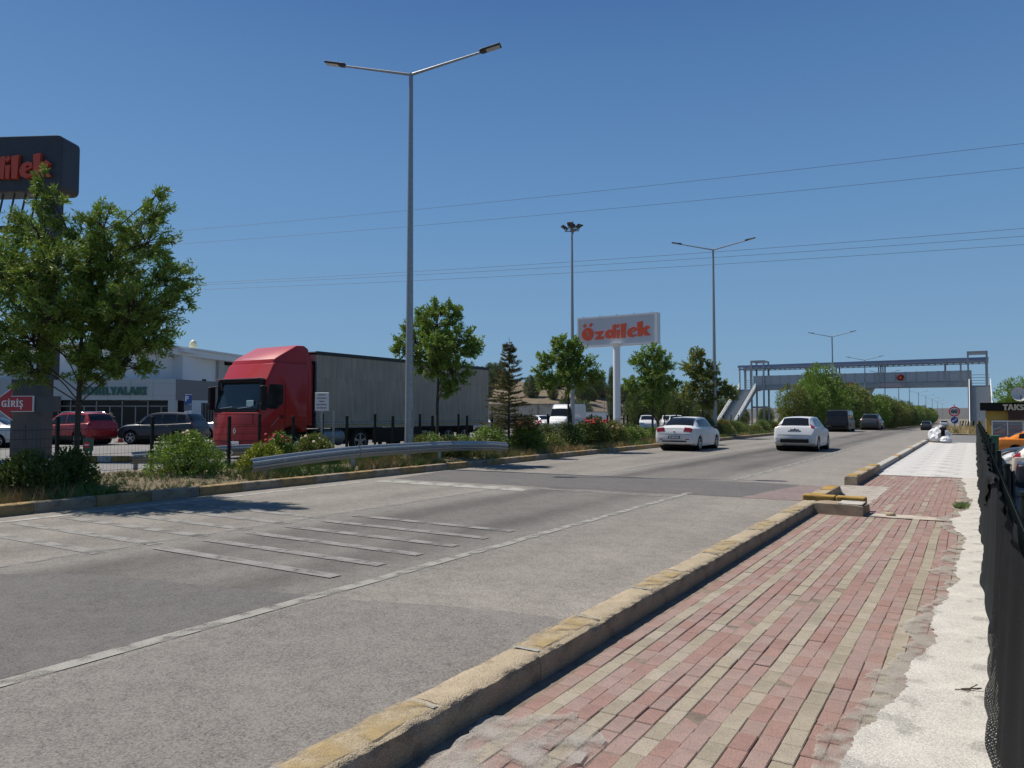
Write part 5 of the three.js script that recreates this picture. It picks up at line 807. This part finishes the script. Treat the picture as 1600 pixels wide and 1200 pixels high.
// ---------------------------------------------------------------- taxi kiosk
{
  const t = thing('taxi_kiosk', 'yellow taxi kiosk with a black sign board reading TAKSİ', 'kiosk', [3.6, -.9, -63.5]); const yel = textured(std(.50, .31, .05, .7), grainMap, 2), pale = std(.55, .42, .18, .7);
  obj('wall', [span(-2.9, 4.5, 0, 2.75, -2.2, -.06)], yel, t); for (let i = 0; i < 3; i++) obj('wall_panel', span(-2.88 + [0, 1.75, 3.8][i], -2.9 + [1.7, 3.75, 7.35][i], .02, 2.7, -.06, 0), i === 0 ? yel : pale, t);
  obj('sign_board', span(-3.25, 5.0, 2.76, 3.32, -2.5, .5), M.black, t); obj('lettering', text('TAKSİ', .38, .02, { fat: .015 }).translate(-1.15, 3.03, .51), std(.42, .36, .27, .5), t); obj('awning', span(-1.55, 4.8, 2.1, 2.75, .0, .35), std(.05, .016, .014, .7), t);
  for (const [x, w] of [[-1.62, .92]]) for (const k of [0, 1]) { const win = obj('window', span(x - w + k * w + .03, x + k * w - .03, .75, 1.95, .02, .035), phys(.16, .16, .17, .15, { clearcoat: 1 }), t); obj('window_frame', [span(x - w + k * w - .03, x - w + k * w + .03, .66, 2.04, .01, .06), span(x + k * w - .03 + .001, x + k * w + .028, .66, 2.04, .011, .058), span(x - w + k * w + .03, x + k * w - .03, 1.95, 2.04, .01, .06), span(x - w + k * w + .03, x + k * w - .03, .66, .75, .01, .06)], M.white, win); }
  obj('window', span(.1, 2.6, .6, 2.05, .02, .04), M.glass, t); obj('window_frame', [span(0, .1, .5, 2.1, .01, .07)], M.white, t);
  const d = thing('satellite_dish', 'white satellite dish on the kiosk roof', 'satellite dish', [2.65, 2.42, -63.1]); obj('reflector', new THREE.LatheGeometry([[0, 0], [.2, .02], [.38, .08], [.5, .15], [.52, .16]].map(p => new THREE.Vector2(...p)), 28).rotateX(Math.PI / 2 - .25).rotateY(.3).translate(0, .55, 0), textured(std(.66, .64, .60, .6), grainMap, 1), d); obj('feed_arm', [bar(V(.1, .1, .05), V(.14, .42, .45), .015), cyl(.03, .03, .5, 0, 0, -.05, 8), rbox(.08, .08, .12, .14, .44, .45, .02)], M.trim, d);
}
// ---------------------------------------------------------------- black netting fence beside the pavement
{
  const t = thing('netting_fence', 'black netting hung on a wire panel fence along the right of the pavement', 'fence');
  const netA = tex(256, (u, v) => { const a = ((u + v) * 8) % 1, b = ((u - v + 2) * 8) % 1; return (a < .46 || b < .46) ? 1 : 0; }, false);
  const net = phys(.008, .009, .010, .8, { transparent: true, alphaMap: netA, side: THREE.DoubleSide, specularIntensity: .3 }), netSolid = phys(.010, .012, .013, .85, { side: THREE.DoubleSide, specularIntensity: .3 });
  const X = (z, v) => .058 + .072 * v + .018 * Math.sin(z * 1.7) * (1 - v * .4) + .010 * Math.sin(z * 8 + 2 * Math.sin(z * 1.3) + v) + .02 * (fbm(z * 1.3 + 60, v * 2.2) - .5) * (1 + .04 * -z) - (v < .12 ? .02 : 0);
  const seg = (z0, z1, v0, v1, n) => { const g = sheet(n, 16, (u, v) => { const z = lerp(z0, z1, u), w = lerp(v0, v1, v); return [X(z, w), .0 + 1.10 * w + .05 * (fbm(z * .7, 5) - .5) * (w > .8 ? 1 : 0), z]; }); const uv = g.attributes.uv; for (let i = 0; i < uv.count; i++) { const z = lerp(z0, z1, uv.getX(i)), w = lerp(v0, v1, uv.getY(i)); uv.setXY(i, z / .30, w * 1.17 / .30); } return g; };
  obj('netting', seg(-1.5, -6.4, 0, .97, 90), net, t, true); obj('netting', seg(-6.4, -46, 0, 1, 420), netSolid, t); obj('netting_backing', sheet(60, 8, (u, v) => { const z = lerp(-1.5, -6.5, u), w = lerp(.0, .9, v); return [X(z, w) + .055 + .015 * Math.sin(z * 5 + w * 3), 1.17 * w + .01, z]; }), netSolid, t);
  // second layer folded down over the top and bunched
  obj('netting_fold', sheet(300, 8, (u, v) => { const z = lerp(-6.2, -44, u), w = lerp(1.0, lerp(.97, .66 + .12 * Math.sin(z * .8), smooth(-6.3, -9.5, z)), v); return [X(z, w) - .03 - .02 * Math.sin(v * 3.1) + .012 * fbm(z * 4, v * 3), 1.10 * w + .02, z]; }), netSolid, t);
  for (let i = 0; i < 19; i++) { const z = -2.0 - i * 2.4; obj('post', [cyl(.024, .024, 2.12, .2, -.92, z, 10), cyl(.028, .028, .02, .2, 1.2, z, 10)], M.fencePaint, t); obj('clamp', [rbox(.07, .07, .07, .19, .95, z, .01), rbox(.07, .07, .07, .19, .35, z, .01)], M.green, t); }
  for (let i = 0; i < 6; i++) { const z = -2.0 - i * 2.4, l = []; for (let k = 1; k < 46; k++) { const zz = z - k * 2.4 / 46; l.push(beam(V(.165, .02, zz), V(.165, .82, zz), .006, .006), beam(V(.165, .82, zz), V(.215, .90, zz), .006, .006), beam(V(.215, .90, zz), V(.165, .98, zz), .006, .006), beam(V(.165, .98, zz), V(.165, 1.14, zz), .006, .006)); } for (const y of [.06, .25, .45, .65, .82, .98, 1.12]) l.push(box(.008, .008, 2.4, .165, y, z - 1.2)); obj('wire_panel', l, M.fencePaint, t); }
  const b = thing('black_panel', 'black sheet panel standing behind the netting fence near the cream car', 'panel', [.47, -.9, -16.4]); obj('sheet', rbox(.24, 1.45, .04, 0, .725, 0, .01), M.black, b); obj('frame', [box(.03, 1.46, .06, -.12, .73, 0), box(.03, 1.46, .06, .12, .73, 0)], M.darkSteel, b);
  const b2 = thing('black_panel', 'black sheet panel behind the netting fence just before the orange taxi', 'panel', [.65, -.9, -35]); obj('sheet', rbox(.45, .96, .04, 0, .48, 0, .01), M.black, b2); obj('frame', box(.05, 1.0, .06, -.22, .5, 0), M.darkSteel, b2);
  const gb = thing('waste_bin', 'dark green bin standing by the kiosk corner', 'bin', [.85, -.9, -50]); obj('body', new THREE.CylinderGeometry(.42, .34, 1.2, 4).rotateY(Math.PI / 4).translate(0, .62, 0), M.green, gb); obj('lid', rbox(.66, .08, .66, 0, 1.26, 0, .03), M.green, gb);
  for (const [z, l] of [[-19.6, 'yellow and black rubber wheel stop behind the fence, nearer one'], [-21.4, 'yellow and black rubber wheel stop behind the fence, farther one']]) { const w = thing('wheel_stop', l, 'wheel stop', [1.0, -.9, z]); for (let i = 0; i < 9; i++) obj('band', rbox(.118, .12, .2, -.5 + i * .12, .06, 0, .02), i % 2 ? M.black : std(.45, .28, .06, .7), w); }
  // litter on the pavement
  const tw = tag(obj('twig', [bar(V(-.10, .02, -5.02), V(.0, .03, -5.06), .004), bar(V(-.08, .02, -5.0), V(-.02, .035, -5.1), .003), bar(V(-.13, .018, -5.0), V(-.05, .03, -5.0), .003)], M.bark), 'dry twigs lying on the concrete strip by the fence', 'twig');
  const st = thing('stone', 'small stone lying on the concrete band of the pavement', 'stone', [-1.15, .03, -13.0]); obj('body', new THREE.IcosahedronGeometry(.06, 1).scale(1.3, .6, 1), kerbMat, st);
}
{ // sacks of rubble under white sheeting at the end of the slab
  const sheetM = std(.60, .61, .63, .6), lump = (sx, sy, sz, seed) => { const g = mergeVertices(new THREE.IcosahedronGeometry(1, 3).deleteAttribute('uv').deleteAttribute('normal')); const p = g.attributes.position; for (let i = 0; i < p.count; i++) { const v = V(p.getX(i), p.getY(i), p.getZ(i)), k = 1 + .5 * (fbm(v.x * 2 + seed, v.y * 2 + v.z * 1.3 + 9) - .5) + .5 * (fbm(v.x * 5 + seed * 2 + 40, v.y * 5 - v.z * 4 + 40) - .5) + .22 * Math.abs(Math.sin(v.x * 5 + v.z * 6 + v.y * 3 + seed)); p.setXYZ(i, v.x * sx * k, Math.max(-.4, v.y * k) * sy, v.z * sz * k); } g.computeVertexNormals(); return toCreasedNormals(flat(g), .35); };
  const a = thing('rubble_sack', 'heap covered with white plastic sheeting at the end of the new slab', 'sack', [-1.75, .1, -47.6]); obj('sheeting', lump(.42, .5, .36, 2).translate(0, .2, 0), sheetM, a); obj('sheeting_flap', lump(.16, .5, .14, 6).rotateZ(.6).translate(.4, .42, .1), sheetM, a);
  const b = thing('rubble_sack', 'smaller white sack slumped in front of the covered heap', 'sack', [-1.35, .1, -46.7]); obj('body', lump(.22, .2, .2, 11).translate(0, .08, 0), sheetM, b);
  const c = thing('plastic_bag', 'black plastic bag tied to the white covered heap', 'bag', [-1.5, .05, -46.9]); obj('body', lump(.1, .5, .1, 21).translate(0, .3, 0), M.black, c); obj('knot', lump(.16, .12, .12, 25).translate(.02, .72, 0), M.black, c);
}
// ---------------------------------------------------------------- people by the shop door
function person(label, pos, turn, top, legs, hairC, pose) {
  const S = 56, mc = new MarchingCubes(S, M.black, false, false, 60000); mc.isolation = 0; const seg = [];
  const J = { head: V(0, 1.60, .01), neck: V(0, 1.44, 0), chest: V(0, 1.25, 0), waist: V(0, 1.02, 0), hipL: V(-.09, .92, 0), hipR: V(.09, .92, 0), kL: V(-.10, .5, .03), kR: V(.10, .5, .0), aL: V(-.10, .08, 0), aR: V(.11, .08, -.03), tL: V(-.11, .04, .13), tR: V(.13, .04, .10), sL: V(-.19, 1.36, 0), sR: V(.19, 1.36, 0), eL: V(-.26, 1.10, .0), eR: V(.26, 1.10, 0), wL: V(-.24, .88, .08), wR: pose ? V(.2, 1.12, .26) : V(.25, .87, .07) };
  const B = [['head', 'head', .11, .11], ['neck', 'head', .055, .06], ['chest', 'neck', .15, .07], ['waist', 'chest', .135, .16], ['hipL', 'waist', .11, .13], ['hipR', 'waist', .11, .13], ['hipL', 'kL', .095, .065], ['hipR', 'kR', .095, .065], ['kL', 'aL', .062, .042], ['kR', 'aR', .062, .042], ['aL', 'tL', .045, .035], ['aR', 'tR', .045, .035], ['sL', 'sR', .075, .075], ['sL', 'eL', .06, .045], ['sR', 'eR', .06, .045], ['eL', 'wL', .042, .035], ['eR', 'wR', .042, .035]];
  const dist = (p, a, b, r0, r1) => { const d = b.clone().sub(a), l = d.lengthSq(), t = l ? clamp(p.clone().sub(a).dot(d) / l, 0, 1) : 0; return p.distanceTo(a.clone().addScaledVector(d, t)) - lerp(r0, r1, t); };
  const h = S / 2; for (let k = 0; k < S; k++) for (let j = 0; j < S; j++) for (let i = 0; i < S; i++) { const p = V((i - h) / h * .45, (j - h) / h * .95 + .9, (k - h) / h * .45); let e = 0; for (const [a, b, r0, r1] of B) e += Math.exp(-dist(p, J[a], J[b], r0, r1) * 38); mc.field[i + j * S + k * S * S] = Math.log(Math.max(e, 1e-9)) / 38; }
  mc.update(); const n = mc.count, pos3 = new Float32Array(n * 3), col = new Float32Array(n * 3);
  for (let i = 0; i < n; i++) { const x = mc.positionArray[i * 3] * .45, y = mc.positionArray[i * 3 + 1] * .95 + .9, z = mc.positionArray[i * 3 + 2] * .45; pos3.set([x, y, z], i * 3); const arm = Math.abs(x) > .21 && y < 1.08; let c = y > 1.44 ? (y > 1.66 || z < -.03 ? hairC : [.42, .25, .18]) : arm ? [.42, .25, .18] : y > .95 ? top : y > .1 ? legs : [.05, .05, .05]; col.set(c, i * 3); }
  const g = new THREE.BufferGeometry(); g.setAttribute('position', new THREE.BufferAttribute(pos3, 3)); g.setAttribute('color', new THREE.BufferAttribute(col, 3)); g.computeVertexNormals(); const sm = mergeVertices(g.deleteAttribute('normal'), 1e-4); sm.computeVertexNormals();
  const t = thing('person', label, 'person', pos, turn); obj('body', sm, std(1, 1, 1, .8, { vertexColors: true }), t);
  obj('nose', new THREE.SphereGeometry(.018, 8, 6).translate(0, 1.59, .12), std(.42, .25, .18, .7), t); return t;
}
person('person in a pale pink top and trousers by the shop entrance', [-51.5, 0, -27.6], .9, [.62, .42, .38], [.5, .36, .33], [.03, .02, .015], false);
person('person in dark clothes standing right of the one in pink', [-52.0, 0, -29.2], 1.2, [.03, .03, .035], [.04, .04, .05], [.02, .015, .012], true);
person('person in a white top at the left of the two shop visitors', [-52.8, 0, -27.2], .4, [.6, .6, .62], [.05, .05, .08], [.02, .015, .012], false);
// ---------------------------------------------------------------- hills, far houses, walls
{
  const hillM = textured(std(.17, .13, .085, .97), soilMap, 9), hillFar = textured(std(.08, .072, .06, .97), soilMap, 160);
  struct('hill', sheet(70, 26, (u, v) => { const x = lerp(-300, -70, u), z = lerp(-165, -300, v); return [x, hillY(x, v), z]; }), hillM);
  struct('hill', sheet(160, 12, (u, v) => { const a = lerp(-1.5, .75, u), d = lerp(1500, 3600, v); return [d * Math.sin(a), -10 + 40 * Math.sin(v * 1.7) * (.55 + .5 * fbm(u * 22, v * 3 + 4)), -d * Math.cos(a)]; }), hillFar);
  const wm = textured(std(.50, .45, .36, .85), concreteMap, 3), rm = textured(std(.22, .12, .085, .85), soilMap, 2), win = phys(.03, .035, .04, .1, { clearcoat: 1 });
  const wl = thing('boundary_wall', 'pale beige boundary wall right of the trailer end', 'wall', [-54, 0, -76], .25); for (let i = 0; i < 8; i++) obj('wall_panel', span(-12 + i * 3, -9.03 + i * 3, -.1, 2.7, -.1, .1), wm, wl); obj('coping', span(-12.1, 12.1, 2.7, 2.85, -.2, .2), kerbGrey, wl); for (let i = 0; i < 9; i++) obj('pier', span(-12.1 + i * 3, -11.9 + i * 3, -.1, 2.6, .1, .16), kerbGrey, wl);
  const fn = thing('wire_fence', 'tall grey mesh fence below the brown slope', 'fence', [-60, 0, -96], .3); for (let i = 0; i < 12; i++) { obj('post', cyl(.05, .05, 3.4, -16 + i * 3, 0, 0, 6), M.galv, fn); if (i < 11) { const l = []; for (let k = 1; k < 12; k++) l.push(box(.02, 3.2, .02, -16 + i * 3 + k * .25, 1.7, 0)); for (let k = 0; k < 5; k++) l.push(box(3, .02, .02, -14.5 + i * 3, .3 + k * .72, 0)); obj('wire_panel', l, M.galv, fn); } }
  const hl = ['low beige house with red roof far behind the white van', 'small pale house left of the billboard pole', 'grey-beige house on the slope behind the leafy tree', 'small house with tiled roof behind the parked cars', 'pale low workshop right of the billboard pole'];
  [[-122, -252, 3.2, 9, 1.5], [-108, -236, 3.2, 8, 1], [-133, -262, 3.6, 10, 3], [-114, -246, 3.0, 8, 3.4], [-52, -150, 2.8, 12, -.6]].forEach(([x, z, h, w, y], i) => { const t = thing('house', hl[i], 'house', [x, y - .6, z], .5 - i * .12); obj('wall', span(-w / 2, w / 2, -1.5, h, -4, 4), wm, t); obj('roof', plate([[-w / 2 - .5, h], [w / 2 + .5, h], [0, h + 1.5]], 8.8).translate(0, 0, -4.4), i === 4 ? M.galv : rm, t); for (let k = 0; k < 3; k++) { const q = obj('window', span(-w / 2 + 1 + k * (w - 2) / 2.6, -w / 2 + 2.1 + k * (w - 2) / 2.6, .9, 2.2, 4.01, 4.05), win, t); } });
  const ct = thing('container_building', 'low white cabin with dark windows right of the delivery van', 'building', [-37.6, 0, -77], .35); ct.scale.setScalar(.62); obj('wall', span(-3, 3, 0, 2.9, -1.4, 1.4), M.white, ct); for (let i = 0; i < 3; i++) obj('window', span(-2.5 + i * 1.8, -1.4 + i * 1.8, .9, 2.1, 1.402, 1.43), win, ct); obj('roof', span(-3.15, 3.15, 2.9, 3.05, -1.55, 1.55), M.galv, ct);
  const tw = thing('water_tower', 'small dark water tower under the footbridge', 'tower', [-24.5, gy(-220), -220]); obj('tank', cyl(1.6, 1.6, 1.6, 0, 9.3, 0, 14), M.darkSteel, tw); for (const [a, b] of [[-1, -1], [1, -1], [1, 1], [-1, 1]]) obj('leg', bar(V(a * 1.1, 0, b * 1.1), V(a * 1, 9.3, b * 1), .15), M.darkSteel, tw);
}
renderer.render(scene, camera);
